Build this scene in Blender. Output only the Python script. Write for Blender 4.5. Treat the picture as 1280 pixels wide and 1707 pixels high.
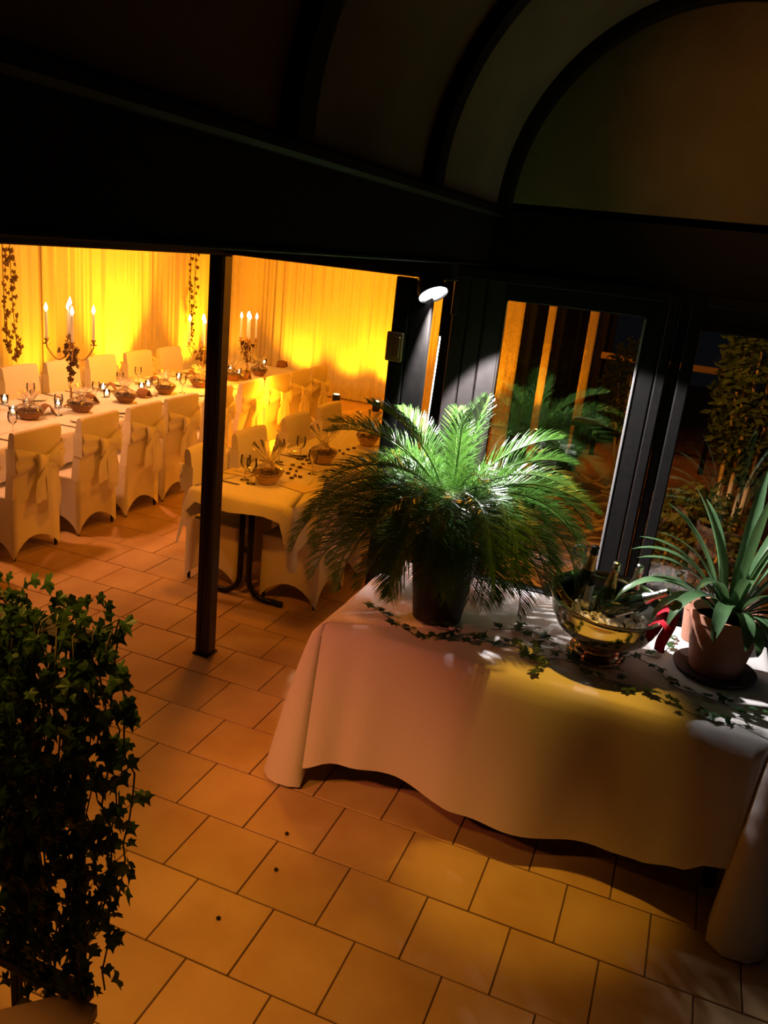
import bpy, math, random
from mathutils import Vector, Matrix
import numpy as np
random.seed(7)
PI = math.pi
for o in list(bpy.data.objects): bpy.data.objects.remove(o)
SC = bpy.context.scene
COL = SC.collection

# ------------------------------------------------------------------ camera
CAM_H = 2.4
F_PX, PITCH, ROLL, YAW = 1378.386, 0.312265, -0.108729, -0.338829
def cam_axes():
    cy, sy, cp, sp = math.cos(YAW), math.sin(YAW), math.cos(PITCH), math.sin(PITCH)
    fwd = Vector((sy*cp, cy*cp, -sp)); right = Vector((cy, -sy, 0)); down = fwd.cross(right)
    cr, sr = math.cos(ROLL), math.sin(ROLL)
    return cr*right+sr*down, -sr*right+cr*down, fwd
RT, DN, FW = cam_axes()
CP = Vector((0, 0, CAM_H))
cd = bpy.data.cameras.new('camera'); cam = bpy.data.objects.new('camera', cd); COL.objects.link(cam)
cd.sensor_fit = 'VERTICAL'; cd.sensor_height = 36.0; cd.lens = F_PX/1707*36; cd.clip_start = 0.02
M = Matrix((RT, -DN, -FW)).transposed().to_4x4(); M.translation = CP
cam.matrix_world = M
SC.camera = cam
def ray(px, py): return RT*((px-640)/F_PX)+DN*((py-853.5)/F_PX)+FW
def at(px, py, ax, v):
    d = ray(px, py); return CP+d*((v-CP[ax])/d[ax])
def Zp(px, py, z=0.0): return at(px, py, 2, z)      # pixel to a horizontal plane (floor, table top)
def Yp(px, py, y): return at(px, py, 1, y)          # pixel to the plane of the window wall and the like
def Xp(px, py, x): return at(px, py, 0, x)
def in_view(P, m=30):
    v = Vector(P)-CP; d = v.dot(FW)
    if d < .1: return False
    x = 640+F_PX*v.dot(RT)/d; y = 853.5+F_PX*v.dot(DN)/d
    return -m < x < 1280+m and -m < y < 1707+m

# ------------------------------------------------------------------ view, world, lights
vs = SC.view_settings
vs.view_transform = 'Standard'; vs.look = 'None'; vs.gamma = 1.0; vs.use_curve_mapping = False
vs.exposure = 0.0
W = bpy.data.worlds.new('night'); SC.world = W; W.use_nodes = True
W.node_tree.nodes['Background'].inputs[0].default_value = (.010, .012, .016, 1)
W.node_tree.nodes['Background'].inputs[1].default_value = .25

def light(name, kind, loc, power, color, aim=None, size=.05, angle=60, blend=.4, sy=None):
    l = bpy.data.lights.new(name, kind); l.energy = power; l.color = color
    o = bpy.data.objects.new(name, l); COL.objects.link(o); o.location = loc
    if kind == 'AREA':
        l.shape = 'RECTANGLE'; l.size = size; l.size_y = sy or size
    else: l.shadow_soft_size = size
    if kind == 'SPOT': l.spot_size = math.radians(angle); l.spot_blend = blend
    if aim is not None:
        d = Vector(aim)-Vector(loc); o.rotation_euler = d.to_track_quat('-Z', 'Y').to_euler()
    return o
AMBER = (1, .29, .006); PINK = (1, .38, .15); WARM = (1, .42, .10); YELLOW = (1, .50, .045)
# the white display spot on the beam, aimed at the palm and along the table
LAMP = Vector((-1.215, 3.78, 2.215)); LAMP_DIR = Vector((.50, -.36, -.79)).normalized(); BEAM_DIR = Vector((.49, .18, -.85)).normalized()
light('display_spot', 'SPOT', LAMP+LAMP_DIR*.045, 430, (1, .96, .97), LAMP+LAMP_DIR*.045+BEAM_DIR, .025, 93, .12)
# ceiling downlights hidden behind the beam, over the passage floor
light('passage_downlight', 'SPOT', (-1.50, 1.30, 2.40), 130, (1, .42, .06), (-1.35, 1.70, 0), .10, 82, 1.0)
light('passage_downlight_deep', 'SPOT', (-1.9, 3.0, 2.44), 4, (1, .30, .02), (-1.9, 3.3, 0), .10, 140, .9)
# unseen rosy spot added to tint the left of the serving cloth
light('cloth_fill', 'SPOT', (-2.75, .9, 2.2), 150, (1, .24, .115), (-1.35, 3.1, .42), .10, 36, 1.0)
light('table_end_fill', 'SPOT', (-2.62, 3.15, 2.40), 52, AMBER, (-2.6, 4.5, .66), .06, 34, .9)  # unseen spot added to brighten the smaller table's near end
# a lamp in the crown of the vault over the front of the serving table, and an added spot standing in for bounce on the lunette
light('vault_lamp', 'SPOT', (-.30, 3.46, 3.48), 205, YELLOW, (-.26, 3.00, 0), .04, 23, .8)
light('lunette_fill', 'SPOT', (.25, -.9, 2.9), 150, WARM, (.22, 4.3, 3.0), .08, 20, 1.0)
# unseen fill lamps added to raise the dining room's amber and pink
for i, (x, y, p, c) in enumerate(((-2.7, 4.7, 50, AMBER), (-3.3, 7.4, 55, AMBER), (-3.4, 9.4, 55, AMBER), (-2.0, 10.4, 40, AMBER))):
    light('dining_fill', 'POINT', (x, y, 2.36), p, c, size=.12)
for x, y, p in ((-4.7, 4.4, 130), (-4.9, 6.4, 130)):
    light('long_table_fill', 'SPOT', (x, y, 2.40), p, PINK, (x, y, 0), .08, 110, .8)  # added pink fill over the long table, no fixture
# amber area lights added under the soffit to fill the curtains
light('curtain_fill', 'AREA', (-5.7, 7.6, 2.45), 120, AMBER, (-6.7, 7.6, 1.35), .12, sy=6.0).data.shape = 'RECTANGLE'
light('curtain_fill_end', 'AREA', (-4.0, 11.0, 2.45), 38, AMBER, (-4.0, 12.0, 1.35), 4.2, sy=.12)
# amber uplights at the foot of the curtains
UPL = [(-6.28, 5.2, -1, 0), (-6.28, 7.02, -1, 0), (-6.28, 8.35, -1, 0), (-6.28, 9.9, -1, 0), (-6.28, 11.2, -1, 0),
       (-5.85, 11.5, 0, 1), (-5.02, 11.5, 0, 1), (-4.36, 11.5, 0, 1), (-2.9, 11.5, 0, 1), (-1.9, 11.5, 0, 1)]
UPP = [120, 170, 900, 520, 60, 150, 120, 200, 190, 170]
for (x, y, dx, dy), p in zip(UPL, UPP):
    light('uplight_beam', 'SPOT', (x, y, .20), p, (1, .34, .008), (x+dx*.36, y+dy*.36, 1.0 if dy else 2.1), .05, 96 if dy else 72, 1.0)
light('garden_shrub_fill', 'POINT', (.22, 4.62, 2.36), 26, (1, .40, .05), size=.06)  # unseen lamp added to warm the shrub beyond the pane
light('brushwood_fill', 'POINT', (-.62, 4.62, 2.36), 110, (1, .40, .05), size=.06)  # unseen lamp added to brighten the brushwood

# ------------------------------------------------------------------ mesh helpers
class MB:
    def __init__(s): s.v = []; s.f = []; s.m = []
    def add(s, vs_, fs, mi=0):
        n = len(s.v); s.v += [tuple(p) for p in vs_]
        for f in fs: s.f.append(tuple(i+n for i in f)); s.m.append(mi)
    def box(s, a, b, mi=0):
        x0, y0, z0 = a; x1, y1, z1 = b
        s.add([(x0,y0,z0),(x1,y0,z0),(x1,y1,z0),(x0,y1,z0),(x0,y0,z1),(x1,y0,z1),(x1,y1,z1),(x0,y1,z1)],
              [(3,2,1,0),(4,5,6,7),(0,1,5,4),(1,2,6,5),(2,3,7,6),(3,0,4,7)], mi)
    def cbox(s, a, b, c=.008, mi=0):           # box with chamfered edges
        x0, y0, z0 = a; x1, y1, z1 = b
        X = (x0, x1); Y = (y0, y1); Z = (z0, z1); vs_ = []; idx = {}
        for i in (0, 1):
            for j in (0, 1):
                for k in (0, 1):
                    si, sj, sk = (1-2*i)*c, (1-2*j)*c, (1-2*k)*c
                    idx[i,j,k,0] = len(vs_); vs_.append((X[i], Y[j]+sj, Z[k]+sk))
                    idx[i,j,k,1] = len(vs_); vs_.append((X[i]+si, Y[j], Z[k]+sk))
                    idx[i,j,k,2] = len(vs_); vs_.append((X[i]+si, Y[j]+sj, Z[k]))
        fs = []
        for i in (0, 1): fs.append([idx[i,a_,b_,0] for a_, b_ in ((0,0),(1,0),(1,1),(0,1))])
        for j in (0, 1): fs.append([idx[a_,j,b_,1] for a_, b_ in ((0,0),(1,0),(1,1),(0,1))])
        for k in (0, 1): fs.append([idx[a_,b_,k,2] for a_, b_ in ((0,0),(1,0),(1,1),(0,1))])
        for p in (0, 1):
            for q in (0, 1):
                fs.append([idx[p,q,0,0], idx[p,q,1,0], idx[p,q,1,1], idx[p,q,0,1]])
                fs.append([idx[p,0,q,0], idx[p,1,q,0], idx[p,1,q,2], idx[p,0,q,2]])
                fs.append([idx[0,p,q,1], idx[1,p,q,1], idx[1,p,q,2], idx[0,p,q,2]])
        for i in (0, 1):
            for j in (0, 1):
                for k in (0, 1): fs.append([idx[i,j,k,0], idx[i,j,k,1], idx[i,j,k,2]])
        s.add(vs_, fs, mi)
    def grid(s, rows, mi=0, closed=False):
        n = len(rows); m = len(rows[0]); fs = []
        for i in range(n-1):
            for j in range(m if closed else m-1):
                k = (j+1) % m
                fs.append((i*m+j, i*m+k, (i+1)*m+k, (i+1)*m+j))
        s.add([p for r in rows for p in r], fs, mi)
    def tube(s, pts, rad, n=8, mi=0, caps=True):
        pts = [Vector(p) for p in pts]; rows = []; up = None
        for i, p in enumerate(pts):
            t = (pts[min(i+1, len(pts)-1)]-pts[max(i-1, 0)]).normalized()
            if up is None: up = t.orthogonal().normalized()
            up = (up-t*up.dot(t)).normalized(); w = t.cross(up)
            r = rad[i] if hasattr(rad, '__len__') else rad
            rows.append([p+(up*math.cos(a)+w*math.sin(a))*r for a in [2*PI*k/n for k in range(n)]])
        b = len(s.v); s.grid(rows, mi, True)
        if caps:
            s.f.append(tuple(range(b+n-1, b-1, -1))); s.m.append(mi)
            e = b+(len(rows)-1)*n; s.f.append(tuple(range(e, e+n))); s.m.append(mi)
    def lathe(s, prof, n=20, mi=0, c=(0,0,0), sx=1, sy=1, caps=True):
        rows = [[(c[0]+r*sx*math.cos(2*PI*k/n), c[1]+r*sy*math.sin(2*PI*k/n), c[2]+z) for k in range(n)] for r, z in prof]
        b = len(s.v); s.grid(rows, mi, True)
        if caps:
            if prof[0][0] > 1e-4: s.f.append(tuple(range(b+n-1, b-1, -1))); s.m.append(mi)
            e = b+(len(rows)-1)*n
            if prof[-1][0] > 1e-4: s.f.append(tuple(range(e, e+n))); s.m.append(mi)
    def xf(s, mat):
        s.v = [tuple(mat @ Vector(p)) for p in s.v]; return s
    def mesh(s, name, mats, smooth=True):
        me = bpy.data.meshes.new(name); me.from_pydata(s.v, [], s.f)
        for m in (mats if isinstance(mats, (list, tuple)) else [mats]): me.materials.append(m)
        me.polygons.foreach_set('material_index', s.m)
        if smooth: me.polygons.foreach_set('use_smooth', [True]*len(s.f))
        me.update(); return me
    def build(s, name, mats, parent=None, smooth=True, loc=None):
        return ob(name, s.mesh(name, mats, smooth), parent, loc)
def ob(name, me, parent=None, loc=None):
    o = bpy.data.objects.new(name, me); COL.objects.link(o)
    if parent: o.parent = parent
    if loc is not None: o.location = loc
    return o
def empty(name, loc=(0,0,0), rz=0):
    o = bpy.data.objects.new(name, None); COL.objects.link(o); o.location = loc; o.rotation_euler = (0,0,rz)
    o.empty_display_size = .1; return o
def tag(o, label, cat, group=None):
    o['label'] = label; o['category'] = cat
    if group: o['group'] = group
    return o
def struct(o): o['kind'] = 'structure'; return o
KIDS = {}
def copy_tree(o, parent=None):
    c = o.copy(); COL.objects.link(c); c.parent = parent
    for ch in list(o.children): copy_tree(ch, c)
    return c
def sharp(o, ang=40):
    o.data.set_sharp_from_angle(angle=math.radians(ang)); return o

# ------------------------------------------------------------------ materials
def mat(name, col, rough=.6, metal=0, noise=None, bump=None, spec=None, trans=0, sheen=0, emis=None, rand=0, sss=None):
    m = bpy.data.materials.new(name); m.use_nodes = True; nt = m.node_tree; N = nt.nodes; L = nt.links
    b = N['Principled BSDF']; b.inputs['Roughness'].default_value = rough; b.inputs['Metallic'].default_value = metal
    b.inputs['Base Color'].default_value = (*col, 1)
    if spec is not None: b.inputs['Specular IOR Level'].default_value = spec
    if trans: b.inputs['Transmission Weight'].default_value = trans
    if sheen: b.inputs['Sheen Weight'].default_value = sheen
    if emis: b.inputs['Emission Color'].default_value = (*emis[0], 1); b.inputs['Emission Strength'].default_value = emis[1]
    tc = N.new('ShaderNodeTexCoord')
    last = None
    if noise:
        scale, col2, lo, hi = noise[:4]
        t = N.new('ShaderNodeTexNoise'); t.inputs['Scale'].default_value = scale; t.inputs['Detail'].default_value = 5
        g = N.new('ShaderNodeNewGeometry'); L.new(g.outputs['Position'], t.inputs['Vector'])
        r = N.new('ShaderNodeValToRGB'); r.color_ramp.elements[0].position = lo; r.color_ramp.elements[1].position = hi
        r.color_ramp.elements[0].color = (*col, 1); r.color_ramp.elements[1].color = (*col2, 1)
        L.new(t.outputs['Fac'], r.inputs['Fac']); last = r.outputs['Color']
    if rand:
        oi = N.new('ShaderNodeObjectInfo'); mr = N.new('ShaderNodeMapRange')
        mr.inputs['To Min'].default_value = 1-rand; mr.inputs['To Max'].default_value = 1+rand
        L.new(oi.outputs['Random'], mr.inputs['Value'])
        hs = N.new('ShaderNodeHueSaturation'); L.new(mr.outputs['Result'], hs.inputs['Value'])
        if last: L.new(last, hs.inputs['Color'])
        else: hs.inputs['Color'].default_value = (*col, 1)
        last = hs.outputs['Color']
    if last: L.new(last, b.inputs['Base Color'])
    if bump:
        t2 = N.new('ShaderNodeTexNoise'); t2.inputs['Scale'].default_value = bump[0]; t2.inputs['Detail'].default_value = 4
        L.new(tc.outputs['Object'], t2.inputs['Vector'])
        bm = N.new('ShaderNodeBump'); bm.inputs['Strength'].default_value = bump[1]; bm.inputs['Distance'].default_value = bump[2] if len(bump) > 2 else .01
        L.new(t2.outputs['Fac'], bm.inputs['Height']); L.new(bm.outputs['Normal'], b.inputs['Normal'])
    return m
def leafmat(name, col, col2, rough=.4, transl=.35):
    m = mat(name, col, rough, noise=(14, col2, .35, .65), rand=.18)
    nt = m.node_tree; N = nt.nodes; L = nt.links; b = N['Principled BSDF']; out = N['Material Output']
    t = N.new('ShaderNodeBsdfTranslucent'); t.inputs['Color'].default_value = (col2[0]*1.3, col2[1]*1.3, col2[2], 1)
    mx = N.new('ShaderNodeMixShader'); mx.inputs[0].default_value = transl
    L.new(b.outputs[0], mx.inputs[1]); L.new(t.outputs[0], mx.inputs[2]); L.new(mx.outputs[0], out.inputs[0]); return m
def fabric(name, col, transl=.0, weave=900, rough=.85):
    m = mat(name, col, rough, sheen=.1, spec=.15, bump=(weave, .25, .002))
    if transl:
        nt = m.node_tree; N = nt.nodes; L = nt.links; b = N['Principled BSDF']; out = N['Material Output']
        t = N.new('ShaderNodeBsdfTranslucent'); t.inputs['Color'].default_value = (*col, 1)
        mx = N.new('ShaderNodeMixShader'); mx.inputs[0].default_value = transl
        L.new(b.outputs[0], mx.inputs[1]); L.new(t.outputs[0], mx.inputs[2]); L.new(mx.outputs[0], out.inputs[0])
    return m
def thin_glass(name, tint=(1,1,1), ior=1.45, rough=0.0, boost=1.0):
    m = bpy.data.materials.new(name); m.use_nodes = True; nt = m.node_tree; N = nt.nodes; L = nt.links
    N.remove(N['Principled BSDF']); out = N['Material Output']
    tr = N.new('ShaderNodeBsdfTransparent'); tr.inputs[0].default_value = (*tint, 1)
    gl = N.new('ShaderNodeBsdfGlossy'); gl.inputs['Roughness'].default_value = rough
    fr = N.new('ShaderNodeFresnel'); fr.inputs['IOR'].default_value = ior
    mu = N.new('ShaderNodeMath'); mu.operation = 'MULTIPLY'; mu.inputs[1].default_value = boost; mu.use_clamp = True
    mx = N.new('ShaderNodeMixShader')
    L.new(fr.outputs[0], mu.inputs[0]); L.new(mu.outputs[0], mx.inputs[0]); L.new(tr.outputs[0], mx.inputs[1]); L.new(gl.outputs[0], mx.inputs[2]); L.new(mx.outputs[0], out.inputs[0])
    return m
def emit(name, col, st):
    m = bpy.data.materials.new(name); m.use_nodes = True; nt = m.node_tree; N = nt.nodes
    N.remove(N['Principled BSDF']); e = N.new('ShaderNodeEmission'); e.inputs[0].default_value = (*col, 1); e.inputs[1].default_value = st
    nt.links.new(e.outputs[0], N['Material Output'].inputs[0]); return m

m_tile = mat('terracotta_tile', (.60, .40, .20), .42, noise=(2.6, (.46, .27, .12), .38, .72), bump=(30, .15, .004), rand=.09, spec=.35)
m_grout = mat('grout', (.10, .055, .03), .9)
m_wood = mat('dark_stained_wood', (.0065, .0055, .005), .55, noise=(30, (.004, .0035, .0035), .3, .7), spec=.14)
m_wood_lit = mat('lit_dark_wood', (.017, .0135, .0125), .55, noise=(24, (.012, .0095, .009), .3, .7), spec=.22)  # the dark wood lightened to carry the display spot's light
m_beam = mat('black_brown_beam', (.012, .008, .006), .6, noise=(20, (.007, .005, .004), .3, .7), spec=.25)
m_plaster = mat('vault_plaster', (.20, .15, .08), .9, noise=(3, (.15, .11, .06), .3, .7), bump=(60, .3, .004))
m_metal_blk = mat('black_metal', (.012, .011, .010), .35, .6)
m_post = mat('brown_black_post', (.018, .011, .009), .35, .2, spec=.5)
m_white_cloth = fabric('white_table_linen', (.80, .77, .73), weave=700)
m_serve_cloth = fabric('white_heavy_linen', (.80, .75, .71), weave=450)
m_cover = fabric('cream_stretch_cover', (.80, .74, .64), weave=1200, rough=.7)
m_sash = fabric('cream_satin_sash', (.90, .86, .78), transl=.12, weave=1500, rough=.45)
m_curtain = fabric('cream_curtain', (.82, .74, .52), transl=.10, weave=300)
m_glass = thin_glass('window_glass', (.90, .92, .90), 1.5, boost=1.7)
m_glass_side = thin_glass('side_window_glass', (.86, .80, .74), 1.45)
m_goblet = thin_glass('drinking_glass', (.93, .93, .93), 1.5, boost=1.6)
m_cello = thin_glass('cellophane', (.92, .90, .86), 1.5, .18, boost=1.5)
_n = m_cello.node_tree; _o = _n.nodes['Material Output']; _src = _o.inputs[0].links[0].from_socket
_d = _n.nodes.new('ShaderNodeBsdfTranslucent'); _d.inputs[0].default_value = (.9, .86, .8, 1); _m = _n.nodes.new('ShaderNodeMixShader'); _m.inputs[0].default_value = .22
_n.links.new(_src, _m.inputs[1]); _n.links.new(_d.outputs[0], _m.inputs[2]); _n.links.new(_m.outputs[0], _o.inputs[0])
m_palm = leafmat('palm_leaflet', (.035, .105, .018), (.075, .185, .03), .28, .16)
m_rachis = mat('palm_midrib', (.10, .20, .04), .45)
m_ivy = leafmat('ivy_leaf', (.012, .045, .010), (.03, .075, .02), .42, .25)
m_ivy_pale = leafmat('ivy_leaf_pale', (.03, .085, .03), (.07, .13, .05), .40, .25)
m_ivy_red = leafmat('ivy_leaf_dry', (.06, .03, .012), (.09, .045, .015), .5, .15)
m_vine = mat('vine_stem', (.055, .05, .025), .7)
m_clivia = leafmat('strap_leaf', (.065, .14, .055), (.11, .20, .09), .27, .18)
m_terracotta = mat('terracotta_pot', (.42, .17, .10), .75, noise=(9, (.50, .24, .16), .35, .7))
m_saucer = mat('dark_saucer', (.035, .02, .016), .4)
m_soil = mat('soil', (.02, .013, .008), .95, bump=(60, .8, .02))
m_blackpot = mat('black_plastic_pot', (.010, .008, .008), .5)
m_silver = mat('polished_silver', (.80, .76, .68), .10, 1.0)
m_copper = mat('pedestal_metal', (.60, .42, .30), .16, 1.0)
m_bottle = mat('dark_green_glass', (.006, .012, .006), .06, spec=.8)
m_foil_s = mat('silver_foil', (.75, .74, .72), .22, 1.0, bump=(120, .5, .004))
m_foil_g = mat('gold_foil', (.80, .58, .25), .22, 1.0, bump=(120, .4, .004))
m_foil_k = mat('black_foil', (.03, .03, .03), .3, .6)
m_label = mat('bottle_label', (.35, .36, .38), .5)
m_ice = mat('ice', (.85, .86, .86), .18, trans=.35, spec=.6)
m_red = fabric('red_napkin', (.62, .010, .030), weave=600)
m_lens = emit('lamp_lens', (1, .98, .97), 14)
m_uplens = emit('uplight_lens', (1, .66, .22), 30)
m_flame = emit('candle_flame', (1, .80, .50), 22)
m_wax = mat('candle_wax', (.85, .78, .62), .5, emis=((1, .55, .22), .25))
m_brass = mat('aged_brass', (.50, .33, .15), .3, .9)
m_wicker = mat('wicker', (.30, .15, .06), .7, bump=(200, .8, .01))
m_wicker_l = mat('pale_wicker', (.55, .36, .17), .65, bump=(220, .6, .008))
m_fill = mat('dark_sweets', (.07, .03, .025), .3, rand=.2)
m_ribbon = mat('gold_ribbon', (.75, .55, .25), .3, .3)
m_napkin = fabric('brown_napkin', (.28, .14, .06), weave=800)
m_card = mat('menu_card', (.72, .62, .46), .7)
m_steel = mat('cutlery_steel', (.25, .21, .17), .3, .9)
m_china = mat('white_china', (.85, .83, .80), .15)
m_lock = mat('lock_box_metal', (.26, .16, .09), .4, .4)
m_gravel = mat('garden_soil', (.30, .19, .09), .95, noise=(7, (.14, .09, .045), .4, .65), bump=(14, 1, .05))
m_stick = mat('bare_branch', (.60, .42, .22), .8, rand=.25)
m_bush = leafmat('shrub_leaf', (.03, .055, .02), (.07, .10, .03), .6, .2)
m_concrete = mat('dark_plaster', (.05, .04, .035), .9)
m_iron = mat('wrought_iron', (.02, .017, .015), .5, .5)
m_grey = mat('grey_rod', (.20, .19, .185), .5, .2)

# ------------------------------------------------------------------ the setting
YW = 4.30          # window wall
XB = -1.09         # passage beam
ZS = 2.62          # springing of the vault
BX = -2.36         # header over the dining room opening
XC, YC = -6.70, 12.0   # curtains
# floor: slab plus every tile
mb = MB(); mb.box((-7.3, -1.6, -.12), (1.1, 12.5, -.005))
floor = struct(mb.build('floor', m_grout, smooth=False))
P_T = .3315
tile_me = MB(); h = P_T/2-.0028; tile_me.cbox((-h, -h, -.012), (h, h, 0), .0022); tile_me = tile_me.mesh('tile', m_tile, False)
tiles = []
for r in range(-11, 32):
    y = 1.926+P_T*(r+.5)
    for c in range(-20, 9):
        x = -1.389+P_T*(c+.5)-(P_T*.49 if r % 2 else 0)
        if -7.25+h < x < 1.05-h and -1.55+h < y < 12.45-h:
            hidden = (-1.15 < x < .5 and 3.5 < y < 4.25) or (x > -1.25 and y > YW)
            vis = in_view((x, y, 0), 60) and not hidden
            tiles.append((0 if vis else 1, (Vector((x, y, 0))-CP).length, x, y))
tiles.sort()
rest = MB()
for i, (hid, d, x, y) in enumerate(tiles):
    dz = random.uniform(-.0008, .0008)
    if i < 300 and not hid: ob('tile', tile_me, floor, (x, y, dz))
    else: rest.box((x-h, y-h, -.012), (x+h, y+h, dz))
rt = rest.build('tile_field', m_tile, floor, False); rt['kind'] = 'stuff'

# vaulted ceiling over the passage, with ribs
R_V = .975; XV = XB+.02+R_V
def arch(r, a0, a1, n): return [(XV-r*math.cos(a0+(a1-a0)*k/n), ZS+r*math.sin(a0+(a1-a0)*k/n)) for k in range(n+1)]
mb = MB(); ao = arch(R_V+.06, 0, PI, 40); ai = arch(R_V, 0, PI, 40)
ys = [-1.5+k*(YW+.05+1.5)/12 for k in range(13)]
mb.grid([[(x, y, z) for x, z in ai] for y in ys]); mb.grid([[(x, y, z) for x, z in reversed(ao)] for y in ys])
vault = struct(mb.build('ceiling', m_plaster))
for yr in (.90, 2.0, 3.10, 4.24):
    mb = MB(); w = .045; a = arch(R_V+.005, 0, PI, 40); b = arch(R_V-.055, 0, PI, 40)
    mb.grid([[(x, yr-w, z) for x, z in b], [(x, yr+w, z) for x, z in b]])
    mb.grid([[(x, yr-w, z) for x, z in a], [(x, yr-w, z) for x, z in b]]); mb.grid([[(x, yr+w, z) for x, z in b], [(x, yr+w, z) for x, z in a]])
    sharp(mb.build('vault_rib', m_beam, vault))
mb = MB(); a = arch(R_V+.02, 0, PI, 40)
mb.add([(x, YW, z) for x, z in a]+[(x, YW+.1, z) for x, z in a], [tuple(range(41)), tuple(range(81, 40, -1))])
struct(mb.build('wall_lunette', m_plaster, smooth=False))
# the long dark beam carrying the vault, its cornice and its lower edge bead
mb = MB(); mb.cbox((XB-.16, -1.5, 2.352), (XB, YW+.1, 2.60), .006); struct(mb.build('trim_1', m_beam, smooth=False))
mb = MB(); mb.cbox((XB-.16, -1.5, 2.585), (XB+.035, YW+.1, 2.635), .012); struct(mb.build('trim_2', m_beam, smooth=False))
mb = MB(); mb.cbox((XB-.02, -1.5, 2.347), (XB+.010, YW, 2.362), .004); struct(mb.build('trim_3', m_wood, smooth=False))
# low soffit over the dining side, headers over its opening
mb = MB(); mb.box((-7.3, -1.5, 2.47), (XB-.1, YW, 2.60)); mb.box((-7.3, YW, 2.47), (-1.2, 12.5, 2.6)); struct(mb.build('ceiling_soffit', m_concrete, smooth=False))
mb = MB(); mb.cbox((BX-.05, -1.5, 2.262), (BX+.05, 3.85, 2.48), .006); struct(mb.build('trim_4', m_beam, smooth=False))
mb = MB(); mb.cbox((BX+.05, 3.75, 2.268), (XB-.03, 3.85, 2.48), .006); struct(mb.build('trim_5', m_beam, smooth=False))
# outer walls that the picture does not show but that close the rooms
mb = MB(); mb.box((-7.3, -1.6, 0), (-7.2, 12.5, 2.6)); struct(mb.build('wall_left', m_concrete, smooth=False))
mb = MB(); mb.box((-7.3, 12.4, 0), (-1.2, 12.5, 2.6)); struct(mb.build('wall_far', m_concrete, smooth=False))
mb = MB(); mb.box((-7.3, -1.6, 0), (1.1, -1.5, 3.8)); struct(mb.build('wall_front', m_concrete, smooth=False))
mb = MB(); mb.box((.95, -1.5, 0), (1.05, YW+.1, 2.66)); struct(mb.build('wall_right', m_wood, smooth=False))
# window wall: header, panelling, glazed door, mullion group, fixed pane
xl, xr = -.977, -.278
mb = MB(); mb.cbox((-1.26, YW, 2.30), (.98, YW+.09, 2.66), .004); mb.box((-.02, YW+.004, 2.2), (.98, YW+.086, 2.31)); mb.box((-.02, YW+.004, 0), (.98, YW+.086, .70)); mb.box((.82, YW+.004, .6), (.98, YW+.086, 2.3)); mb.box((-1.26, YW+.06, 0), (-1.05, YW+.085, 2.3))
wb = struct(mb.build('wall_back', m_wood, smooth=False))
mb = MB(); mb.cbox((-1.26, YW-.03, 2.275), (.98, YW-.002, 2.33), .004); struct(mb.build('trim_6', m_wood, smooth=False))
for x0, x1 in ((-1.255, -1.175), (-1.170, -1.085)):
    mb = MB(); mb.cbox((x0, YW-.012, .0), (x1, YW+.06, 2.31), .005); mb.build('plank', m_wood_lit, wb, False)
d1 = struct(empty('door_1', ((xl+xr)/2, YW, 0)))
def dpart(name, a, b, m=m_wood, c=.006):
    mb = MB(); mb.cbox((a[0]-(xl+xr)/2, a[1]-YW, a[2]), (b[0]-(xl+xr)/2, b[1]-YW, b[2]), c); return mb.build(name, m, d1, False)
dpart('stile', (-1.078, YW-.02, 0), (xl, YW+.05, 2.295), m_wood_lit); dpart('stile', (xr, YW-.02, 0), (-.19, YW+.05, 2.295))
dpart('top_rail', (xl, YW-.02, 2.19), (xr, YW+.05, 2.295)); dpart('kick_panel', (xl, YW-.02, 0), (xr, YW+.05, .68))
dpart('glazing_bead', (xr-.010, YW-.026, .68), (xr+.002, YW-.014, 2.185), m_grey, .002)
dpart('glazing_bead', (xl-.002, YW-.026, .68), (xl+.008, YW-.014, 2.19), m_beam, .002)
mb = MB(); mb.box((xl-(xl+xr)/2, .012, .68), (xr-(xl+xr)/2, .018, 2.19)); mb.build('pane', m_glass, d1, False)
for x0, x1, dy in ((-.185, -.135, .0), (-.130, -.085, .035), (-.080, -.022, .015)):
    mb = MB(); mb.cbox((x0, YW-.05+dy, 0), (x1, YW+.08, 2.31), .006); mb.build('mullion', m_wood, wb, False)
w1 = struct(empty('window_1', (.40, YW, .70)))
mb = MB(); mb.box((-.42, .02, 0), (.42, .026, 1.5)); mb.build('pane', m_glass, w1, False)
for a, b in (((-.42, -.0, -.0), (.42, .05, .05)), ((-.42, -.0, 1.46), (.42, .05, 1.5))):
    mb = MB(); mb.cbox(a, b, .004); mb.build('window_frame', m_wood, w1, False)
# glazed side wall of the dining room beyond the window wall
XS = -1.30
sw = struct(empty('wall_side', (XS, YW, 0)))
def spart(name, a, b, m=m_wood):
    mb = MB(); mb.cbox((a[0]-XS, a[1]-YW, a[2]), (b[0]-XS, b[1]-YW, b[2]), .005 if name != 'pane' else .001); return mb.build(name, m, sw, False)
for y0, y1 in ((YW+.1, 4.55), (6.62, 7.12), (8.1, 9.0), (9.15, 9.80), (11.88, 12.4)): spart('side_post', (XS-.05, y0, 0), (XS+.05, y1, 2.47))
for y0, y1 in ((4.55, 6.62), (7.12, 8.1), (9.0, 9.15), (9.8, 11.88)):
    spart('sill_panel', (XS-.03, y0, 0), (XS+.03, y1, .16)); spart('pane', (XS-.004, y0, .16), (XS+.004, y1, 2.47), m_glass_side)
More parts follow.
